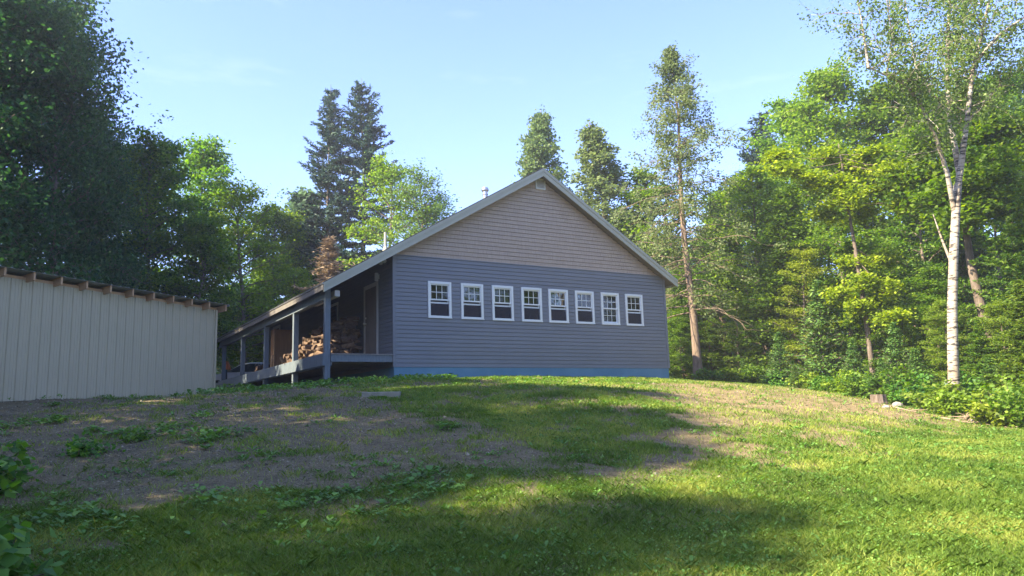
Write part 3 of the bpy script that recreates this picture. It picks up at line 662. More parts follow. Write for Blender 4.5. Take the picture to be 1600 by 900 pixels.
pw_ = b.build('window', MAT['trim'], house); MB().box(-.03,-.0185,4.58,5.32,z0+.08,z1-.08).build('pane', MAT['carglass'], pw_)
# lights by the porch corner
b = MB(); b.box(-.05,-.019,.42,.54,LZ+2.80,LZ+2.92)
fl = b.build('floodlight', MAT['black'], house)
for bb, aa in ((.36,-.13),(.62,-.13)):
    b = MB(); b.tube([(-.05,.48,LZ+2.86),(aa+.02,bb,LZ+2.84)], [.015,.015], 8); b.tube([(aa+.03,bb,LZ+2.85),(aa-.01,bb-.06,LZ+2.83),(aa-.03,bb-.12,LZ+2.81)], [.03,.05,.062], 14)
    lh = b.build('lamp_head', MAT['lamp'], fl, smooth=True)
b = MB(); b.box(-.06,-.019,.96,1.04,LZ+2.46,LZ+2.58); b.tube([(-.09,1.0,LZ+2.40),(-.09,1.0,LZ+2.62)], [.05,.05], 12); b.build('wall_lamp', MAT['lamp'], house)
# flues through the roof
def flue(px, py0, Y, r, hgt, cap):
    P0 = at(px, py0, Y); q = np.array([P0[0]-HX, P0[1]-HY]); a_ = float(q@HU[:2]); b_ = float(q@HV[:2]); z0 = roofz(a_)-.1
    return a_, b_, z0
a_, b_ = 3.85, 1.9
b = MB(); z0 = roofz(a_)-.05; b.tube([(a_,b_,z0),(a_,b_,z0+.26)],[.075,.075],16); b.tube([(a_,b_,z0+.26),(a_,b_,z0+.29),(a_,b_,z0+.31)],[.10,.12,.12],16); b.tube([(a_,b_,z0+.31),(a_,b_,z0+.38)],[.125,.09],16); b.tube([(a_,b_,z0+.15),(a_,b_,z0+.17)],[.095,.095],16)
b.build('flue_pipe', MAT['metal'], house, smooth=False)
a_, b_ = .95, 3.0
b = MB(); z0 = roofz(a_)-.05; b.tube([(a_,b_,z0),(a_,b_,z0+.60)],[.042,.042],12); b.tube([(a_,b_,z0),(a_,b_,z0+.16)],[.10,.05],12); b.build('vent_pipe', MAT['rake'], house)

def hw(a, b, z=0.):                              # house-local to world
    return (HX+a*HU[0]+b*HV[0], HY+a*HU[1]+b*HV[1], 1.2625-LZ+EYE+z)

# white sticks standing inside the fourth window
t_ = empty('twig_bundle', hw(4.22, .25, WZ+.0), TH); tag(t_, 'pale thin sticks leaning inside the open fourth window from the left', 'sticks')
MB().box(-.2,.2,-.05,.12,-.035,-.001).build('shelf', MAT['interior'], t_)
for (x0, x1, h_) in ((.03,.14,.24),(-.14,-.04,.14),(-.04,.02,.10)):
    MB().tube([(x0,0,0),(x1,.02,h_)],[.008,.007],6).build('stick', MAT['trim'], t_)

# ------------------------------------------------------------------ firewood
def log_mesh(seed):
    random.seed(seed); b = MB(); L = .40; n = 7; an0 = -math.pi*.5; pts = []
    k = random.choice((3.3, 4.2, 2.4)); r = .085
    arc = [(r*math.cos(an0+k*i/n), r*math.sin(an0+k*i/n)) for i in range(n+1)]; poly = arc+[(0.005, .0)] if k < 6 else arc
    m_ = len(poly); vs = [(x+random.uniform(-.004,.004), -L/2, y) for x, y in poly]+[(x*.93+.004, L/2, y*.95) for x, y in poly]
    b.add(vs, [(i, i+1, m_+i+1, m_+i) for i in range(n)], 0)
    b.add(vs, [(n, n+1, m_+n+1, m_+n), (n+1, 0, m_, m_+n+1)], 1, random.random()); b.add(vs, [tuple(range(m_))[::-1], tuple(range(m_, 2*m_))], 1, random.random())
    return b.mesh('firewood_log', [MAT['wood_bark'], MAT['wood_split']])
logm = [log_mesh(100+i) for i in range(7)]
random.seed(5); nlog = 0
def put_log(a, b_, z, rz, tilt, label='split firewood log in the brown heap stacked on the porch', grp='split firewood heaped on the porch', s=1.):
    global nlog
    o = bpy.data.objects.new('firewood_log', random.choice(logm)); col.objects.link(o)
    o.location = hw(a, b_, z); o.rotation_euler = (tilt, random.uniform(0, 6.28), TH+rz); o.scale = (s, s*random.uniform(.8,1.1), s); tag(o, label, 'log', grp); nlog += 1
for lay in range(11):
    z = DZ+.07+lay*.112; bb = 2.3
    while bb < 5.8:
        for a_ in (-.26, -.50, -.74, -.98, -1.22):
            hh_ = 1.28*(1-((-.2-a_)/1.35)**1.6)*min(1, (5.9-bb)/1.3)*min(1, .55+(bb-2.2)/.5)
            if z-DZ < hh_ and z-DZ > hh_-(.30 if a_ < -.5 else .22) or (bb < 2.72 and z-DZ < hh_):
                put_log(a_+random.uniform(-.06,.06), bb+random.uniform(-.05,.05), z+random.uniform(-.03,.03), math.pi/2+random.uniform(-1.1,1.1), random.uniform(-.3,.3), s=random.uniform(.75,1.0))
        bb += .19
for k in range(16):
    put_log(-1.42+random.uniform(-.1,.1), 3.35+k*.11+random.uniform(-.04,.04), DZ+.08+random.choice((0,0,.12,.2)), math.pi/2+random.uniform(-.9,.9), random.uniform(-.2,.2), 'fresh orange split log at the outer foot of the porch heap', 'fresh split logs at the edge of the heap')
for k in range(14):
    put_log(-1.2+random.uniform(-.2,.2), 8.2+(k % 7)*.17, DZ+.08+(k//7)*.13, math.pi/2+random.uniform(-.3,.3), 0, 'dark split log in the low row beyond the tall wooden box', 'low row of logs on the far porch')
# tall brown box and short planks
bx = empty('wooden_box', hw(-1.28, 7.25, DZ+.001), TH); tag(bx, 'tall orange brown plywood cabinet standing on the porch deck', 'cabinet')
b = MB(); b.box(-.0,.02,0,.55,0,1.40); b.build('side_panel', MAT['plywood'], bx)
b = MB(); b.box(.021,.60,-.001,.019,.0,1.38); b.build('front_panel', MAT['plywood'], bx); b = MB(); b.box(.60,.62,0,.55,0,1.40); b.build('side_panel', MAT['plywood'], bx)
b = MB(); b.box(.021,.599,.02,.549,1.36,1.38); b.build('top', MAT['plywood'], bx); b = MB(); b.box(-.03,.0-.001,-.03,.03,0,1.4); b.build('corner_stile', MAT['lumber'], bx)
o = MB().box(-.02,.02,-.08,.08,0,.48).build('plank', MAT['lumber']); o.location = hw(-1.45, 6.95, DZ+.01); o.rotation_euler = (.14, 0, TH); tag(o, 'short upright lumber offcut leaning left of the plywood cabinet', 'plank')
o = MB().box(-.02,.02,-.09,.09,0,.46).build('plank', MAT['lumber']); o.location = hw(-.98, 6.92, DZ+.01); o.rotation_euler = (0, -.42, TH); tag(o, 'short tilted lumber offcut leaning before the plywood cabinet', 'plank')

# ------------------------------------------------------------------ SHED
sh_rot = math.atan2(SD[1], SD[0]); zb = g1(SR[0], SR[1])
shed = empty('shed', (SR[0], SR[1], EYE), sh_rot); tag(shed, 'low beige ribbed metal shed with open rafter ends at far left', 'shed')
# local: x along wall (negative towards camera), y: -y faces the camera side (outward = -y)
SLN = 8.6; ZT0, ZBT = 2.97, .2
b = MB(); x = -SLN; P = []
while x < -.01:
    for dx, o in ((0,0),(.012,.022),(.034,.022),(.046,0),(.105,0),(.110,.006),(.122,.006),(.127,0),(.172,0),(.177,.006),(.189,.006),(.194,0)):
        P.append((x+dx, o))
    x += .229
P = [q for q in P if q[0] < -.05]+[(-.05, 0)]
for (x0, o0), (x1, o1) in zip(P[:-1], P[1:]): b.quad((x0,-o0,ZBT),(x1,-o1,ZBT),(x1,-o1,ZT0-.10),(x0,-o0,ZT0-.10))
b.build('ribbed_wall', MAT['shed'], shed)
b = MB(); b.box(-.05,.02,-.028,.05,ZBT,ZT0-.10); b.build('corner_trim', MAT['shed'], shed)
b = MB(); b.box(-SLN,.0,.03,.12,ZBT-.3,ZT0-.11); b.box(-.10,.0,.121,4.2,ZBT-.3,ZT0-.5); b.box(-SLN,-SLN+.1,.121,4.2,ZBT-.3,ZT0-.5); b.box(-SLN,0,4.201,4.3,ZBT-.3,ZT0-.7); b.build('frame_wall', MAT['shed'], shed)
def srz(y): return ZT0+.06-.13*(y+.35)
k = 0; x = .13
while x > -SLN:
    MB().prism([(-.215,srz(-.215)-.16),(-.215,srz(-.215)-.003),(4.4,srz(4.4)-.003),(4.4,srz(4.4)-.16)],0,x-.042,x).build('rafter', MAT['lumber'], shed)
    x -= .60
b = MB(); b.box(-SLN,-.0,.0,.028,ZT0-.10,ZT0-.04); b.build('top_plate', MAT['lumber'], shed)
b = MB(); x = -SLN-.2
while x < .22:
    for dx0, dx1, o0, o1 in ((0,.02,0,.010),(.02,.045,.010,.010),(.045,.065,.010,0),(.065,.229,0,0)):
        x0, x1 = x+dx0, min(x+dx1, .22)
        if x0 < x1:
            b.quad((x0,-.24,srz(-.24)+o0),(x1,-.24,srz(-.24)+o1),(x1,4.45,srz(4.45)+o1),(x0,4.45,srz(4.45)+o0))
            b.quad((x0,-.24,srz(-.24)),(x1,-.24,srz(-.24)),(x1,-.24,srz(-.24)+o1+.002),(x0,-.24,srz(-.24)+o0+.002))
    x += .229
b.build('metal_roof', MAT['shedroof'], shed)
b = MB(); b.prism([(-.245,srz(-.245)-.035),(-.245,srz(-.245)-.001),(4.4,srz(4.4)-.001),(4.4,srz(4.4)-.02)],0,.18,.20); b.build('roof_edge', MAT['shedroof'], shed)

# ------------------------------------------------------------------ small ground things
q = at(597,620,15); zz = g1(q[0], q[1])
o = MB().box(-.36,.36,-.28,.28,-.06,.05).build('concrete_slab', MAT['concrete'], bevel=.012); o.location = (q[0], q[1], zz+.01); o.rotation_euler = (.02,.01,.1); tag(o, 'small mossy concrete slab lying in the grass before the porch', 'slab')
# stump
q = at(1373,630,19.2); zz = g1(q[0], q[1])
random.seed(3); rr = [.17*random.uniform(.92,1.1) for _ in range(18)]
def ring(z, s): return [(rr[k]*s*math.cos(k/18*6.283), rr[k]*s*math.sin(k/18*6.283), z) for k in range(18)]
b = MB(); vs = ring(-.1,1.25)+ring(.06,1.05)+ring(.22,1.0); b.add(vs, [(i*18+k,i*18+(k+1)%18,(i+1)*18+(k+1)%18,(i+1)*18+k) for i in range(2) for k in range(18)])
st_ = empty('tree_stump', (q[0], q[1], zz)); tag(st_, 'small sawn tree stump with pale top at the edge of the undergrowth', 'tree stump')
b.build('bark', MAT['bark'], st_); b = MB(); b.add(ring(.222,.97), [tuple(range(18))]); b.build('cut_face', MAT['stump_top'], st_)
# rocks, root ball and roots on the right edge
def rock(px, py, Y, s, label, seed, sink=.3):
    random.seed(seed); q = at(px, py, Y); zz = g1(q[0], q[1]); b = MB(); b.sphere((0,0,0), 1, 12, 8)
    b.v = [tuple(np.array(v)*s*(1+.22*math.sin(3*v[0]+seed)+.15*math.sin(5*v[1]+seed*2)+random.uniform(-.07,.07))*np.array([1.2,.9,.7])) for v in b.v]
    o = b.build('rock', MAT['rock']); o.location = (q[0], q[1], zz+s*sink); tag(o, label, 'rock'); return o
rock(1540,650,16.9,.20,'pale rounded rock beside the root tangle at the right edge',4); rock(1404,632,18.8,.11,'small pinkish rock just right of the stump',9)
rock(1385,645,17.9,.06,'fist sized stone on the bare soil below the stump',12)
q = at(1520,650,17.0); zz = g1(q[0], q[1]); b = MB(); random.seed(11)
for k in range(46):
    a0 = random.uniform(0, 6.28); r0 = random.uniform(0,.25); p0 = np.array([r0*math.cos(a0), r0*math.sin(a0), random.uniform(0,.12)]); pts = [p0]
    d = np.array([random.uniform(-1,1), random.uniform(-1,1), random.uniform(-.1,.7)])
    for i in range(5): d = d+np.array([random.uniform(-.6,.6), random.uniform(-.6,.6), random.uniform(-.5,.3)]); pts.append(pts[-1]+d*.06)
    b.tube(pts, [.013,.012,.01,.008,.006,.004], 5)
o = b.build('root_tangle', MAT['rootwood']); o.location = (q[0], q[1], zz); tag(o, 'brown tangle of torn roots at the right hand edge of the lawn', 'roots')
for i, (pa, pb, lab) in enumerate((((1380,640,18.2),(1470,652,17.2),'long pale root lying between the stump and the birch'), ((1475,655,17.0),(1560,667,16.4),'bleached root along the lawn edge below the root tangle'), ((1552,655,16.6),(1600,678,15.6),'thin forked branch lying at the far right lawn edge'))):
    A = at(*pa); B = at(*pb); pts = []; random.seed(20+i)
    for k in range(12):
        p_ = A+(B-A)*k/11; p_[0] += random.uniform(-.05,.05); p_[1] += random.uniform(-.12,.12); p_[2] = g1(p_[0], p_[1])+.015+random.uniform(0,.02); pts.append(p_)
    c0 = pts[0].copy(); b = MB(); b.tube([p_-c0 for p_ in pts], [.022*(1-k/14) for k in range(12)], 6)
    b.tube([pts[5]-c0, pts[5]-c0+np.array([.15,-.1,.02]), pts[5]-c0+np.array([.35,-.12,.01])],[.012,.01,.005],5)
    o = b.build('root', MAT['rootwood']); o.location = c0; tag(o, lab, 'root')
# ------------------------------------------------------------------ car beyond the porch
cp_ = at(392, 605, 37.5); zz = g1(cp_[0], cp_[1])
car = empty('parked_car', (cp_[0], cp_[1], zz), R_(8)); tag(car, 'white car parked beyond the far end of the porch', 'car')
prof = [(-2.15,.32),(-2.2,.62),(-2.1,.80),(-1.35,.93),(-1.0,.98),(-.35,1.38),(.1,1.46),(1.1,1.44),(1.75,1.12),(2.1,1.02),(2.2,.75),(2.15,.35)]
b = MB(); n = len(prof)
secs = []
for yy in (-.86,-.80,.80,.86):
    k = .0 if abs(yy) < .83 else 1
    secs.append([(x*(1-.01*k), yy*(1-(max(z-.95,0)*.28)), z if z < .4 else z-.03*k) for x, z in prof])
vs = [v for s_ in secs for v in s_]
fs = [(i*n+k, i*n+(k+1) % n, (i+1)*n+(k+1) % n, (i+1)*n+k) for i in range(3) for k in range(n)]+[tuple(range(n))[::-1], tuple(3*n+k for k in range(n))]
b.add(vs, fs); b.build('body', MAT['car'], car, bevel=.03)
for sgn in (-1, 1):
    b = MB(); Q = [(-.95,1.0),(-.36,1.33),(.1,1.40),(1.05,1.38),(1.5,1.10),(1.5,1.0)]
    b.add([(x, sgn*(.872-max(z-.95,0)*.25), z) for x, z in Q], [tuple(range(6)) if sgn < 0 else tuple(range(6))[::-1]]); b.build('side_window', MAT['carglass'], car)
b = MB(); b.add([(-1.01,-.74,1.0),(-1.01,.74,1.0),(-.38,.66,1.385),(-.38,-.66,1.385)], [(0,1,2,3)]); b.build('windscreen', MAT['carglass'], car)
for wx in (-1.35, 1.32):
    for sy in (-1, 1):
        b = MB(); b.tube([(wx,sy*.70,.32),(wx,sy*.88,.32)],[.325,.325],24); wh = b.build('wheel', MAT['tyre'], car)
        b = MB(); b.tube([(wx,sy*.881,.32),(wx,sy*.895,.32)],[.20,.17],16); b.build('rim', MAT['metal'], wh)
for sy in (-1, 1):
    MB().sphere((-2.12,sy*.62,.72),.13,12,8,0,(.5,1.2,.6)).build('headlight', MAT['lamp'], car, smooth=True)
MB().box(-2.23,-2.19,-.45,.45,.42,.60).build('grille', MAT['black'], car)
# stake with orange cloth
q = at(353, 590, 33.5); zz = g1(q[0], q[1]); topz = at(353, 566, 33.5)[2]
o = MB().tube([(0,0,0),(.02,0,(topz-zz)*.5),(0,0,topz-zz)],[.045,.04,.035],8).build('stake', MAT['black']); o.location = (q[0], q[1], zz); tag(o, 'dark upright stake by the far porch post', 'stake')
b = MB(); random.seed(2); vs = []; rg_ = 9
for i in range(rg_):
    t_ = i/(rg_-1)
    for k in range(14):
        an = k/14*6.283; f_ = 1+.25*math.sin(an*4)*t_; r_ = (.04+.13*t_**.6)*f_; vs.append((r_*math.cos(an), r_*math.sin(an)*.8, -.36*t_**1.4+ (.07 if k % 5 == 0 else 0)*t_))
b.add(vs, [(i*14+k, i*14+(k+1) % 14, (i+1)*14+(k+1) % 14, (i+1)*14+k) for i in range(rg_-1) for k in range(14)]+[tuple(range(14))]); o = b.build('cloth', MAT['orange'], smooth=True); o.location = (q[0], q[1], topz+.04); tag(o, 'bright orange cloth draped over the top of the dark stake', 'cloth')

# ------------------------------------------------------------------ TREES
class Sk:                                         # skeleton collector
    def __init__(s, seed): s.r = np.random.default_rng(seed); s.b = MB(); s.c = []; s.d = []; s.o = []
    def poly(s, p, d, L, r0, r1, n, wob, grav, seg):
        pts = [p]; rad = [r0]; d = unit(d)
        for i in range(n):
            d = unit(d+s.r.normal(0, wob, 3)+np.array([0,0,grav])); pts.append(pts[-1]+d*L/n); rad.append(r0+(r1-r0)*(i+1)/n)
        s.b.tube(pts, rad, seg, 0, False, .5); return pts
def crown(s, mat, per, sig, L, W, up=.8, flat=.4, axw=0., down=0.):
    C = np.repeat(np.array(s.c), per, 0); Dx = np.repeat(np.array(s.d), per, 0); n = len(C)
    off = s.r.normal(0, 1, (n,3))*np.array([sig, sig, sig*flat]); C = C+off; C[:,2] -= np.abs(off[:,0]+off[:,1])*down
    ax = Dx+np.array([0,0,-down*2])
    V = leaves(C, L, W, up, axis=unit(ax) if axw else None, axw=axw)
    ct = np.repeat(s.r.random(len(s.c)), per)
    return quadmesh('crown', V, 4, mat, .5+(ct-.5)*.5+s.r.normal(0, .2, n))
def decid(seed, h, cb, spread, nl, mat, leafL=.14, per=26, sig=.26, flat=.35, r0=None, shape='round', asc=.55, subs=6, bark='bark', up=1., down=0., axw=0., lean=0., gapc=0.):
    s = Sk(seed); r0 = r0 or h*.013; rr = s.r
    tp = s.poly(np.zeros(3)-np.array([0,0,.3]), np.array([lean,0,1.]), h*.93+.3, r0, r0*.12, 14, .045, .02, 9); tp = np.array(tp)
    for i in range(nl):
        t = cb+(0.98-cb)*((i+.5*rr.random())/nl)
        k = t*14; j = min(int(k), 13); p = tp[j]+(tp[j+1]-tp[j])*(k-j); az = i*2.4+rr.uniform(-.5,.5); u_ = (t-cb)/(1-cb)
        if shape == 'round': pr = math.sqrt(max(0.03, 1-(1.35*u_-.42)**2))*(1-.35*u_)
        elif shape == 'cone': pr = (1-u_)**.95+.02
        else: pr = .65+.35*math.sin(u_*3.1)
        L = spread*pr*rr.uniform(.72,1.15); el = asc*(.5+u_*1.1)+rr.uniform(-.15,.15)
        d = np.array([math.cos(az)*math.cos(el), math.sin(az)*math.cos(el), math.sin(el)])
        lp = s.poly(p, d, L, r0*.34*(1-u_*.6), .012, 7, .11, -.02 if down == 0 else -.05, 5)
        for q in range(subs):
            f = .28+.72*(q+.3)/subs; kk = min(int(f*7), 6); pp = lp[kk]; dd = unit(lp[kk+1]-lp[kk])
            sd_ = unit(np.cross(dd, [0,0,1]))*(1 if q % 2 else -1); d2 = unit(dd*.75+sd_*.8+rr.normal(0,.2,3)); L2 = L*.42*(1.15-f*.5)*rr.uniform(.7,1.2)
            sp = s.poly(pp, d2, L2, .016, .005, 4, .14, -.01, 3)
            for m_ in (1,2,3,4):
                if rr.random() < gapc: continue
                s.c.append(sp[m_]); s.d.append(d2)
        s.c.append(lp[-1]); s.d.append(d); s.c.append(lp[-2]); s.d.append(d)
    for k in range(6): s.c.append(tp[-1]+(rr.normal(0, .2, 3)*np.array([1,1,2]) if shape != 'cone' else np.array([0,0,-.12*k]))); s.d.append(np.array([0,0,1.]))
    return (s.b.mesh('trunk', MAT[bark], True), crown(s, MAT[mat], per, sig, leafL, leafL*.72, up, flat, axw, down), h)
def conifer(seed, h, cb, spread, mat, step=.30, per=5, nb=7, needL=.26, needW=.07, droop=-.12, bark='bark', sparse=0., expo=.85, two=False):
    s = Sk(seed); rr = s.r; r0 = h*.011
    tops = [np.zeros(3)]
    tp = np.array(s.poly(np.array([0,0,-.3]), np.array([0,0,1.]), h+.3, r0, .01, 16, .012, .02, 8))
    C = []; Dn = []; z = h*cb
    while z < h*.985:
        u_ = (z/h-cb)/(1-cb); k = (z+.3)/(h+.3)*16; j = min(int(k), 15); p = tp[j]+(tp[j+1]-tp[j])*(k-j)
        for i in range(nb):
            if rr.random() < sparse: continue
            az = rr.uniform(0, 6.28); L = spread*((1-u_)**expo+.03)*rr.uniform(.6,1.2); el = -.05+droop+u_*.7+rr.normal(0,.08)
            d = np.array([math.cos(az)*math.cos(el), math.sin(az)*math.cos(el), math.sin(el)])
            bp = s.poly(p, d, L, max(.006, .03*(1-u_)), .004, 5, .05, .03, 3)
            n = max(3, int(L/.16))
            for q in range(n):
                f = .15+.85*q/n; kk = min(int(f*5), 4); pp = bp[kk]+(bp[kk+1]-bp[kk])*(f*5-kk); dd = unit(bp[kk+1]-bp[kk]); sv = unit(np.cross(dd, [0,0,1]))
                wl = .5*(1-f)*min(L,1.6)*.5+.10
                for sg in (-1, 1):
                    ns = max(1, int(wl/.12))
                    for m_ in range(ns):
                        C.append(pp+(sv*sg+dd*.5)*(m_+.5)*wl/ns+rr.normal(0,.03,3)); Dn.append(unit(sv*sg+dd*.7+np.array([0,0,-.15])))
                C.append(pp); Dn.append(dd)
        z += step*(1-.35*u_)*rr.uniform(.8,1.2)
    C = np.repeat(np.array(C), max(1, per//2), 0); Dn = np.repeat(np.array(Dn), max(1, per//2), 0); n = len(C)
    C = C+rr.normal(0, .045, (n,3)); V = leaves(C, needL, needW, .5, axis=Dn, axw=.8, fold=.5)
    return (s.b.mesh('trunk', MAT[bark], True), quadmesh('crown', V, 4, MAT[mat], .5+rr.normal(0,.26,n)), h)

def norm(tr, cr, h):                              # stand the crown's tip over the foot, report the true height
    n = len(cr.vertices); A = np.empty(n*3, np.float32); cr.vertices.foreach_get('co', A); A = A.reshape(-1,3)
    top = np.percentile(A[:,2], 99.7); k = A[:,2] > np.percentile(A[:,2], 99); sx, sy = A[k,0].mean()/top, A[k,1].mean()/top
    for me_ in (tr, cr):
        n = len(me_.vertices); B = np.empty(n*3, np.float32); me_.vertices.foreach_get('co', B); B = B.reshape(-1,3); B[:,0] -= sx*B[:,2]; B[:,1] -= sy*B[:,2]; me_.vertices.foreach_set('co', B.reshape(-1)); me_.update()
    return tr, cr, float(top)
PR = {}
PR['maple'] = decid(1, 12, .18, 3.8, 40, 'l_maple', .17, 24, .30, flat=.5)
PR['maple2'] = decid(2, 13, .25, 3.6, 38, 'l_light', .16, 22, .26, asc=.7)
PR['yellow'] = decid(3, 10, .22, 2.8, 42, 'l_yellow', .13, 15, .20, flat=.4, asc=.6, gapc=.35)
PR['dark'] = decid(4, 13, .06, 4.0, 60, 'l_dark', .14, 34, .34, flat=.8)
PR['grey'] = decid(5, 11, .3, 2.4, 24, 'l_birch', .11, 14, .24, asc=.8, flat=.8)
PR['cedar'] = decid(6, 12, .04, 2.3, 60, 'l_cedar', .13, 20, .19, flat=1., shape='cone', asc=.3, bark='bark_cedar', up=.5, down=.3, axw=.5)
PR['cedar_thin'] = decid(7, 13, .2, 2.7, 70, 'l_cedar_grey', .13, 14, .13, flat=1., shape='cone', asc=.35, bark='bark_cedar', up=.1, down=.5, axw=.5, gapc=.2)
PR['spruce'] = conifer(8, 18, .08, 3.9, 'l_spruce', .50, 4, 7, .30, .08, expo=.62)
PR['fir'] = conifer(9, 4, .03, 1.25, 'l_fir', .20, 4, 8, .16, .05, .05)
PR['pine'] = decid(10, 14, .2, 2.6, 32, 'l_pine', .24, 24, .24, flat=.7, asc=.45, shape='cone', up=.3)
PR['hemlock'] = conifer(11, 12, .04, 2.9, 'l_hemlock', .30, 4, 8, .24, .08, -.10)
PR['deadfir'] = conifer(12, 8, .12, 1.9, 'l_dead', .28, 4, 7, .2, .05, -.05, 'bark_dead', .15)
PR['bright'] = decid(14, 10, .03, 2.8, 44, 'l_light', .13, 22, .22, flat=.4, asc=.5, gapc=.15)
PR['bright2'] = decid(15, 11, .04, 2.6, 44, 'l_yellow', .13, 18, .2, flat=.35, asc=.5, gapc=.25)
PR['maple3'] = decid(13, 9, .05, 2.6, 28, 'l_maple', .14, 26, .25, flat=.3, asc=.5)
for _k in list(PR): PR[_k] = norm(*PR[_k])
used = 0
SKIP = []
def plant(kind, x, y, h, label, cat='tree', grp=None, wide=1., rz=None, name=None, sink=0.):
    tm, cm, hh = PR[kind]; z = g1(x, y)-sink; s = h/hh
    nm = name or {'spruce':'spruce_tree','fir':'fir_tree','hemlock':'hemlock_tree','cedar':'cedar_tree','cedar_thin':'cedar_tree','pine':'pine_tree','deadfir':'dead_conifer'}.get(kind, 'leafy_tree')
    root = empty(nm, (x, y, z), random.uniform(0, 6.28) if rz is None else rz); tag(root, label, cat, grp)
    for n_, m_ in (('trunk', tm), ('crown', cm)):
        o = bpy.data.objects.new(n_, m_); col.objects.link(o); o.parent = root
    root.scale = (s*wide, s*wide, s); return root
def tree(kind, px, topy, Y, label, **k):
    q = at(px, topy, Y); return plant(kind, q[0], q[1], q[2]-g1(q[0], q[1]), label, **k)
random.seed(21)
# left side
tree('dark', -20, -120, 25, 'huge dark tree rising out of frame behind the shed', wide=.95)
tree('dark', 45, -60, 31, 'broad dark tree filling the top left corner behind the huge one', wide=.9)
tree('dark', 95, 20, 27, 'tall dark tree overhanging the shed, right of the huge one', wide=.72)
tree('dark', 150, 175, 31, 'dark round tree whose crown ends below the overhanging branches', wide=.8)
tree('maple', 245, 213, 34, 'deep green tree behind the right end of the shed', wide=.9)
tree('maple', 195, 240, 37, 'green tree half hidden behind the dark trees over the shed')
tree('maple2', 320, 218, 42, 'tall light green tree, highest of the rounded crowns on the left')
tree('yellow', 385, 288, 37, 'sunlit yellow green tree above the shed corner', wide=1.15)
tree('maple', 320, 340, 33, 'shaded tree between the shed roof and the porch', wide=1.)
tree('maple', 435, 325, 46, 'mid green tree left of the pale pine')
tree('pine', 478, 303, 48, 'pale soft needled pine left of the twin spruces', wide=1.5)
tree('spruce', 518, 146, 48, 'left spire of the twin dark spruces', wide=.8)
tree('spruce', 564, 137, 48, 'taller right spire of the twin dark spruces', wide=1.0)
tree('yellow', 598, 248, 42, 'bright yellow green tree in front of the twin spruces', wide=.9)
tree('grey', 648, 258, 41, 'airy grey green tree right of the yellow green one', wide=1.2)
tree('grey', 690, 306, 50, 'small grey green crown just above the porch side roof slope', wide=1.4)
tree('deadfir', 515, 372, 34, 'dead brown conifer above the porch roof', wide=1.7)
tree('yellow', 452, 415, 39, 'bright low tree left of the dead conifer', wide=1.3)
tree('maple3', 395, 470, 40, 'sunlit green bush seen between the far porch posts', cat='bush', wide=1.6, name='bush')
tree('dark', 350, 470, 44, 'dark shrub seen behind the last porch post', cat='bush', wide=1.5, name='bush')
tree('maple', 420, 400, 52, 'green tree behind the low bright tree over the porch')
# behind the house
tree('cedar_thin', 846, 180, 41, 'left of the two grey green cedars behind the ridge', wide=1.05)
tree('cedar_thin', 922, 200, 38, 'right and fuller of the two cedars behind the ridge', wide=1.35)
tree('maple3', 1000, 268, 38, 'bright green tree behind the right roof slope', wide=1.1)
tree('maple2', 975, 330, 44, 'pale tree low behind the right roof slope')
# right side, back row to front row
tree('spruce', 1190, 184, 47, 'blue green spruce spire left of the tall bright maples', wide=1.2)
tree('spruce', 1151, 278, 42, 'small spruce tip just right of the tall cedar', wide=.8)
tree('maple2', 1225, 160, 38, 'light green maple next to the blue green spruce', wide=1.0)
tree('maple2', 1293, 106, 34, 'tallest bright green maple left of the birch', wide=.95)
tree('maple', 1385, 128, 34, 'broad deep green tree behind the left birch limb', wide=1.0)
tree('maple', 1470, 150, 36, 'deep green tree directly behind the birch fork')
tree('maple', 1545, 120, 31, 'green tree right of the birch against the sky')
tree('dark', 1610, 150, 27, 'dark tree at the right picture edge', wide=.8)
tree('cedar', 1125, 300, 33, 'dense cedar right of the tall cedar trunk', wide=1.5)
tree('bright', 1172, 262, 31, 'dense bright leafy tree left of the thin leaning trunk', wide=1.1)
tree('cedar', 1230, 290, 29, 'dense cedar with sunlit hanging sprays in the middle of the right wood', wide=1.5)
tree('bright', 1300, 330, 28, 'rounded green tree below the tallest bright maple', wide=1.3)
tree('maple3', 1420, 260, 29, 'shaded tree filling the gap left of the birch', wide=.9)
tree('bright2', 1250, 390, 27.5, 'yellow green tree behind the tallest young fir', wide=1.1)
tree('bright', 1470, 470, 22.5, 'low bright leafy tree touching the birch trunk', wide=1.2)
tree('bright', 1560, 470, 20.5, 'low bright leafy tree at the foot of the layered hemlock', wide=1.2)
tree('bright2', 1600, 500, 18.2, 'yellow green sapling at the right picture edge', wide=1.2)
tree('bright2', 1150, 470, 29.5, 'yellow green leafy shrub between the tall cedar and the young firs', cat='bush', wide=1.2, name='bush')
tree('cedar', 1060, 420, 31, 'low cedar directly behind the tall cedar trunk', wide=1.8)
tree('hemlock', 1565, 235, 21.5, 'feathery hemlock with layered boughs right of the birch', wide=1.0)
tree('hemlock', 1625, 330, 18.5, 'drooping hemlock cut off by the right picture edge', wide=1.0)
tree('hemlock', 1528, 500, 20.5, 'low feathery hemlock at the foot of the leaning trunk', wide=1.6)
tree('hemlock', 1590, 440, 17.8, 'small hemlock in front of the drooping one', wide=1.5)
tree('dark', 1500, 330, 30, 'dark tree in deep shade behind the birch trunk')
tree('maple3', 1450, 420, 24, 'leafy sapling close behind the birch trunk on its left', wide=1.2)
tree('yellow', 1405, 480, 24, 'yellow sapling with flat sprays left of the birch trunk', wide=1.0)
tree('maple3', 1340, 440, 25.5, 'green sapling behind the young firs', wide=1.2)
tree('maple3', 1110, 500, 30, 'leafy shrub right of the tall cedar foot', cat='bush', wide=1.3, name='bush')
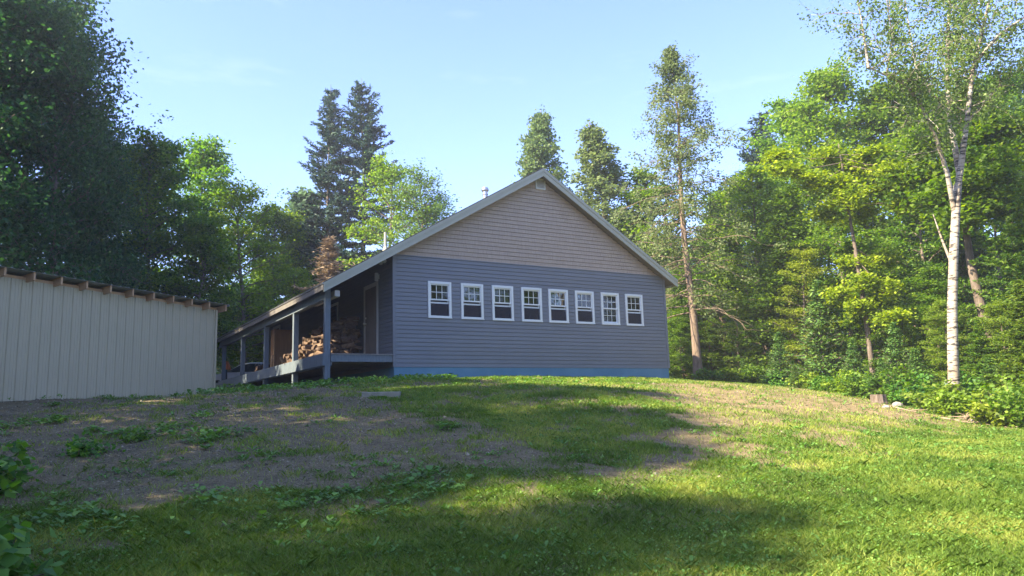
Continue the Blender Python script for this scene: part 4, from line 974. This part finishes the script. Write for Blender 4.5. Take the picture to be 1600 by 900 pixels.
tree('maple3', 1065, 505, 29.5, 'leafy shrub at the right rear corner of the house', cat='bush', wide=1.2, name='bush')
firs = [(1275,440,25.5,1.1,'tallest young fir at the wood edge'),(1215,520,26.5,1.2,'short dark fir right of the leafy shrubs'),(1330,530,23,1.2,'young fir left of the stump'),(1395,505,22,1.1,'slender young fir above the stump'),(1428,545,20.5,1.3,'bushy young fir just right of the stump'),(1375,560,21,1.2,'small fir directly behind the stump'),(1160,560,28,1.3,'knee high dark fir near the tall cedar'),(1545,560,18.2,1.4,'low spreading fir behind the root tangle'),(1240,570,25,1.3,'small fir at the foot of the tallest young fir')]
for px, ty, Y_, wd_, lab in firs: tree('fir', px, ty, Y_, lab, wide=wd_)
# background forest, nothing sets them apart
random.seed(33)
for i in range(95):
    ang = random.uniform(-46, 46); dd = random.uniform(52, 85)
    px_ = 800+1212*math.tan(R_(ang))
    if 640 < px_ < 960: continue
    kd = random.choice(['maple','maple2','dark','cedar','hemlock','maple','dark']); x_, y_ = dd*math.tan(R_(ang))*.9, dd
    lim = 9 if 560 < px_ < 1060 else (13 if px_ > 1060 else 11)
    plant(kd, x_, y_, lim*random.uniform(.8,1.05)*(.8 if kd == 'cedar' else 1), 'forest tree in the green mass far behind the nearer trees', grp='distant forest trees', wide=1.35)
# woodland either side, outside the frame: it shades the slope and shows in the panes
for (x_, y_, h_, k_) in ((-10.2,-1.5,9.0,'dark'),(-10.8,.3,12.3,'dark'),(-11.3,3.2,12.9,'dark'),(-11.9,5.3,14,'dark'),(-13,8.0,15.5,'dark'),(-15,10.8,14,'maple'),(-16.5,13.6,14,'dark'),(-19,19,15,'maple'),(-22,24,15,'dark')):
    plant(k_, x_, y_, h_, 'leafy tree of the left woodland that shades the slope', wide=.78, grp='woodland trees shading the lawn from the left')
for (x_, y_, h_, k_) in ((6,-14,13,'maple'),(12,-10,12,'dark'),(19,-6,13,'maple'),(0,-18,14,'dark'),(24,2,12,'maple'),(14,-20,15,'dark'),(-8,-16,13,'maple'),(22,10,12,'maple'),(27,16,13,'dark')):
    plant(k_, x_, y_, h_, 'leafy tree of the woodland behind the viewer', grp='woodland trees reflected in the panes')

# ---- tall cedar beside the house
def limb(s, P, rad, seg=8): s.b.tube([np.array(p) for p in P], rad, seg, 0, False, .5, .06)
Yc = 28.; basec = at(1092, 597, Yc); bz = g1(basec[0], basec[1]); B0_ = np.array([basec[0], basec[1], bz])
spine = [at(1092,600,Yc)]+[at(px, py, Yc+dy) for px, py, dy in ((1089,560,0),(1084,500,0),(1077,440,.05),(1070,380,.1),(1065,320,.1),(1062,250,.1),(1060,180,.05),(1052,120,0),(1045,76,0))]
spine[0][2] = bz-.2; spine = np.array(spine)-B0_
s = Sk(77); limb(s, spine, [.20,.16,.135,.12,.105,.085,.065,.045,.025,.008], 10)
L_ = np.concatenate([[0], np.cumsum(np.linalg.norm(np.diff(spine, axis=0), axis=1))]); TL = L_[-1]
def along(t): return np.array([np.interp(t*TL, L_, spine[:,k]) for k in range(3)])
dead = MB()
for i in range(150):
    t = .20+.79*(i+.5)/150; p0 = along(t); az = i*2.4+s.r.uniform(-.4,.4); u_ = (t-.2)/.79
    wdt = np.interp(t, [.2,.4,.55,.75,.9,1.], [2.6,2.7,2.4,1.75,.85,.06])*s.r.uniform(.45,1.15)*(1 if i % 9 < 6 else .5)
    el = np.interp(t, [.2,.6,1.], [.0,.2,.55])+s.r.uniform(-.2,.2); d = np.array([math.cos(az)*math.cos(el), math.sin(az)*math.cos(el), math.sin(el)])
    bp = s.poly(p0, d, wdt, .026*(1.2-t), .006, 6, .12, -.02 if t > .5 else -.05, 4)
    pk = np.interp(t, [.2,.38,.5,.62,1.], [.25,.6,.85,.95,1.])
    for q in range(7):
        kk = min(2+q*5//7, 6); dd = unit(bp[kk]-bp[kk-1]); sv = unit(np.cross(dd,[0,0,1]))*(1 if q % 2 else -1)
        sp = s.poly(bp[kk], unit(dd+sv*.9+s.r.normal(0,.3,3)), wdt*.28, .007, .003, 3, .2, -.04, 3)
        if s.r.random() < pk*.8:
            for m_ in (2,3): s.c.append(sp[m_]); s.d.append(d)
rt = empty('cedar_tree', tuple(B0_)); tag(rt, 'very tall thin cedar with bare lower trunk right of the house', 'tree')
o = bpy.data.objects.new('trunk', s.b.mesh('trunk', MAT['bark_cedar'], True)); col.objects.link(o); o.parent = rt
o = bpy.data.objects.new('crown', crown(s, MAT['l_cedar_grey'], 17, .11, .11, .06, .1, 1., .5, .4)); col.objects.link(o); o.parent = rt

# ---- birch
Yb = 18.4; b0 = at(1490, 622, Yb); bz = g1(b0[0], b0[1]); B0_ = np.array([b0[0], b0[1], bz])
def bp_(l): return np.array([at(px, py, Yb+dy) for px, py, dy in l])-B0_
s = Sk(88)
main = bp_([(1490,640,0),(1489,560,0),(1488,480,0),(1490,400,0),(1493,340,0),(1496,290,0)]); main[0][2] = -.25
limb(s, main, [.14,.118,.11,.10,.095,.088], 12)
stems = [([(1493,350,0),(1499,270,.1),(1485,190,.3),(1480,130,.4),(1481,60,.5),(1484,0,.6),(1478,-70,.7),(1470,-140,.8)], .085),
 ([(1494,310,0),(1503,250,-.1),(1512,180,-.3),(1520,110,-.4),(1535,50,-.6),(1548,-10,-.8),(1552,-80,-1)], .082),
 ([(1491,330,0),(1480,270,-.2),(1462,215,-.5),(1440,165,-.8),(1415,132,-1.0),(1385,118,-1.2),(1355,104,-1.3)], .065),
 ([(1357,106,-1.3),(1352,70,-1.3),(1346,30,-1.4),(1335,-20,-1.5)], .035),
 ([(1485,180,.3),(1455,145,.6),(1430,100,.8),(1420,40,1.0),(1410,-30,1.1)], .045),
 ([(1522,100,-.4),(1560,55,-.9),(1610,20,-1.4),(1650,0,-1.8)], .045),
 ([(1481,100,.4),(1505,40,.9),(1515,-40,1.4)], .04),
 ([(1385,118,-1.2),(1395,60,-1.5),(1385,0,-1.8)], .03),
 ([(1512,190,-.3),(1545,150,.4),(1590,110,1.0),(1640,90,1.4)], .03),
 ([(1490,420,0),(1472,375,.1),(1458,335,.2)], .04)]
for l, r_ in stems:
    P = bp_(l); n = len(P); limb(s, P, [r_*(1-.78*k/(n-1)) for k in range(n)], 8)
    if l[0][0] == 1490: continue
    LL = np.concatenate([[0], np.cumsum(np.linalg.norm(np.diff(P, axis=0), axis=1))])
    nb = int(LL[-1]*7)
    for i in range(nb):
        t = (.30 if r_ > .06 else .12)+(.88 if r_ < .06 else .70)*i/nb; t = min(t, 1); p0 = np.array([np.interp(t*LL[-1], LL, P[:,k]) for k in range(3)])
        az = s.r.uniform(0, 6.28); el = s.r.uniform(.1,.9); d = np.array([math.cos(az)*math.cos(el), math.sin(az)*math.cos(el), math.sin(el)]); wl = s.r.uniform(.4,1.25)
        bpt = s.poly(p0, d, wl, .012, .004, 5, .22, -.06, 4)
        for q in range(6):
            kk = 1+q*4//5; kk = min(kk, 5); sp = s.poly(bpt[kk], unit(d+s.r.normal(0,.8,3)), wl*.4, .004, .002, 4, .2, -.14, 3)
            for m_ in (1,2,3,4):
                if s.r.random() < .72: s.c.append(sp[m_]); s.d.append(d)
rt = empty('birch_tree', tuple(B0_)); tag(rt, 'white barked birch forking high above the lawn edge on the right', 'tree')
o = bpy.data.objects.new('trunk', s.b.mesh('trunk', MAT['birch'], True)); col.objects.link(o); o.parent = rt
o = bpy.data.objects.new('crown', crown(s, MAT['l_birch'], 6, .12, .075, .055, .3, 1., 0., .2)); col.objects.link(o); o.parent = rt

# ---- slender yellow maple with layered sprays, and leaning brown trunk
def custom(name, base, spine_px, Y0, rad, mat, bark, sprays, label, seed, per=26, sig=.24, L=.13, flat=.5):
    q = at(*base, Y0); z_ = g1(q[0], q[1]); B = np.array([q[0], q[1], z_]); s = Sk(seed)
    P = np.array([at(px, py, Y0+dy) for px, py, dy in spine_px])-B; P[0][2] = -.2; n = len(P); limb(s, P, [rad*(1-.8*k/(n-1)) for k in range(n)], 9)
    for (px, py, dy, wpx, att) in sprays:
        c = at(px, py, Y0+dy)-B; k = min(int(att*(n-1)), n-2); p0 = P[k]+(P[k+1]-P[k])*(att*(n-1)-k); w_ = wpx*Y0/1212
        s.b.tube([p0, (p0+c)/2-np.array([0,0,.12]), c], [.02,.014,.006], 5, 0, False)
        for j in range(9):
            az = s.r.uniform(0, 6.28); rr_ = s.r.uniform(.35,1.1); e_ = c+np.array([math.cos(az)*w_*rr_, math.sin(az)*w_*.8*rr_, s.r.uniform(-.28,.12)-.28*rr_*w_+.18*math.cos(az)*w_*(1 if px > 1340 else -1)])
            s.b.tube([c, (c+e_)/2+np.array([0,0,.04]), e_], [.01,.007,.003], 3, 0, False)
            for f in (.3,.5,.7,.85,1.): s.c.append(c+(e_-c)*f); s.d.append(e_-c)
    rt = empty(name, tuple(B)); tag(rt, label, 'tree')
    o = bpy.data.objects.new('trunk', s.b.mesh('trunk', MAT[bark], True)); col.objects.link(o); o.parent = rt
    o = bpy.data.objects.new('crown', crown(s, MAT[mat], per, sig, L, L*.75, 1.4, flat)); col.objects.link(o); o.parent = rt
custom('maple_tree', (1362,560), [(1362,560,0),(1352,490,0),(1343,430,0),(1333,370,0),(1322,310,0),(1316,260,0),(1310,225,0)], 24.5, .085, 'l_gold', 'bark',
 [(1360,232,-.3,30,.92),(1395,258,-.6,36,.9),(1340,262,.3,32,.85),(1428,268,-.8,34,.85),(1310,282,-.5,36,.8),(1372,292,0,30,.78),(1300,240,.3,30,.95),(1322,305,-.6,34,.7),(1232,258,-.5,30,.86),(1270,280,-.3,32,.82),(1218,240,.3,26,.9),(1345,325,.4,32,.62),(1290,330,.2,28,.62),(1400,315,-.3,30,.66),
 (1352,432,-.4,24,.4),(1385,448,-.6,22,.4),(1345,472,-.4,20,.3),(1392,492,-.8,22,.25),(1330,405,.3,26,.45),(1372,400,.2,24,.45),(1315,455,.3,20,.35)],
 'slim leaning maple with flat yellow sprays of leaves', 91, 24, .17, .12, .5)
custom('leaning_tree', (1553,560), [(1553,560,0),(1545,520,0),(1530,470,0),(1516,410,.1),(1508,350,.2),(1505,280,.3),(1500,180,.5),(1495,120,.6)], 22.5, .17, 'l_maple', 'bark',
 [(1505,330,-.6,45,.6),(1530,310,-.4,50,.6),(1480,300,.2,45,.7),(1520,270,-.5,55,.7),(1520,200,.6,60,.85),(1560,240,.5,60,.75),(1450,210,.9,60,.8),(1500,160,.9,60,.95),(1580,190,1.,60,.8),(1440,260,1.,50,.7)], 'thick brown leaning trunk right of the birch', 92, 34, .35, .16, .4)
custom('slim_tree', (1572,560), [(1575,570,0),(1570,500,0),(1563,440,0),(1556,380,.1),(1552,300,.2)], 23.5, .09, 'l_maple', 'bark', [(1560,300,.3,40,.9),(1540,280,.5,40,.95)], 'thin dark trunk between the leaning trunk and the hemlock', 93)

# ---- shrubs along the wood edge and bottom left
def shrub(px, py, Y0, h, r, mat, label, seed, leaf=.09, stems_=14, per=14, name='bush', cat='bush', flat=.6):
    q = at(px, py, Y0); x_, y_ = q[0], q[1]; s = Sk(seed)
    for i in range(stems_):
        az = i*2.4; el = s.r.uniform(.5,1.35); d = np.array([math.cos(az)*math.cos(el)*r/h, math.sin(az)*math.cos(el)*r/h, math.sin(el)])
        p = s.poly(np.array([s.r.uniform(-r,r)*.4, s.r.uniform(-r,r)*.4, -.05]), d, h*s.r.uniform(.5,1.), .012, .004, 5, .15, -.01, 4)
        for k in (1,2,3,4,5): 
            for m_ in range(2): s.c.append(p[k]+s.r.normal(0,.10,3)*r); s.d.append(d)
    rt = empty(name, (x_, y_, g1(x_, y_))); tag(rt, label, cat)
    o = bpy.data.objects.new('stems', s.b.mesh('stems', MAT['bark'], True)); col.objects.link(o); o.parent = rt
    o = bpy.data.objects.new('crown', crown(s, MAT[mat], per, .13*max(r,.6), leaf, leaf*.75, 1., flat)); col.objects.link(o); o.parent = rt
for i, a_ in enumerate([(1320,600,22.5,.7,.6,'l_yellow','yellow broad leafed shrub left of the stump'),(1355,600,21.5,.8,.6,'l_bush','green shrub directly left of the stump'),(1290,600,24,.6,.7,'l_bush','low shrub in front of the tallest young fir'),
 (1440,600,19.5,.9,.7,'l_bush','leafy shrub left of the birch foot'),(1470,610,18.4,.8,.5,'l_light','pale shrub touching the left of the birch foot'),(1497,622,17.6,.75,.55,'l_yellow','bright yellow green shrub at the birch foot'),
 (1530,600,18.6,1.2,.8,'l_bush','shrub right of the birch foot'),(1575,600,17.6,1.3,.8,'l_hemlock','olive shrub behind the root tangle'),(1560,625,16.6,.8,.5,'l_yellow','yellow sapling with flat leaves above the rocks'),
 (1600,620,16.2,1.2,.7,'l_light','light green shrub at the right picture edge'),(1220,595,26.5,.6,.8,'l_bush','low shrub near the short dark fir'),(1105,597,27,.45,.35,'l_bush','tiny round shrub at the tall cedar foot'),(1140,597,27.8,.6,.8,'l_maple','dark low shrub between the tall cedar and the knee high fir'),
 (1180,595,27.5,.7,.8,'l_maple','dark low shrub left of the short dark fir'),(1260,598,25,.55,.6,'l_yellow','small yellow shrub at the wood edge'),(1410,600,20.2,1.0,.6,'l_hemlock','olive shrub behind the bushy young fir')]):
    px, py, Y0, h_, r__, mt, lab = a_; shrub(px, py, Y0, h_, r__, mt, lab, 300+i, .10, 18, 16)
shrub(-135,790,5.6,.95,.55,'l_bush','large leafy bush cut off by the lower left picture edge', 401, .10, 26, 12)
shrub(-75,850,4.9,.45,.4,'l_bush','low broad leafed plant at the bottom left corner', 402, .11, 20, 9)
shrub(-25,700,7.6,.5,.3,'l_bush','small leafy shoot at the left edge below the shed', 403, .10, 12, 9)
shrub(128,690,9.6,.28,.25,'l_bush','leafy green clump on the gravel bank, below the shed middle', 404, .07, 10, 5, 'plant', 'plant')
shrub(215,665,10.6,.2,.3,'l_bush','wide green clump on the gravel just under the sunlit patch', 405, .07, 9, 5, 'plant', 'plant')

hm, hnt, hout = newmat('thin summer haze'); pv = N(hnt, 'ShaderNodeVolumePrincipled'); pv.inputs['Color'].default_value = (.86,.92,1,1); pv.inputs['Density'].default_value = HAZE; pv.inputs['Anisotropy'].default_value = .2
hnt.links.new(pv.outputs[0], hout.inputs['Volume'])
hz = MB().box(-330,330,-330,330,-6,24).build('haze', hm); tag(hz, 'thin pale summer haze over the clearing', 'haze', kind='stuff')
# ------------------------------------------------------------------ render settings
cy = scene.cycles
cy.max_bounces = 6; cy.diffuse_bounces = 3; cy.glossy_bounces = 2; cy.transmission_bounces = 3; cy.transparent_max_bounces = 8
cy.use_denoising = True; cy.caustics_reflective = False; cy.caustics_refractive = False
cy.use_adaptive_sampling = True; cy.volume_bounces = 0
print('LOGS', nlog, 'objects', len(bpy.data.objects), 'faces', sum(len(m_.polygons) for m_ in bpy.data.meshes))
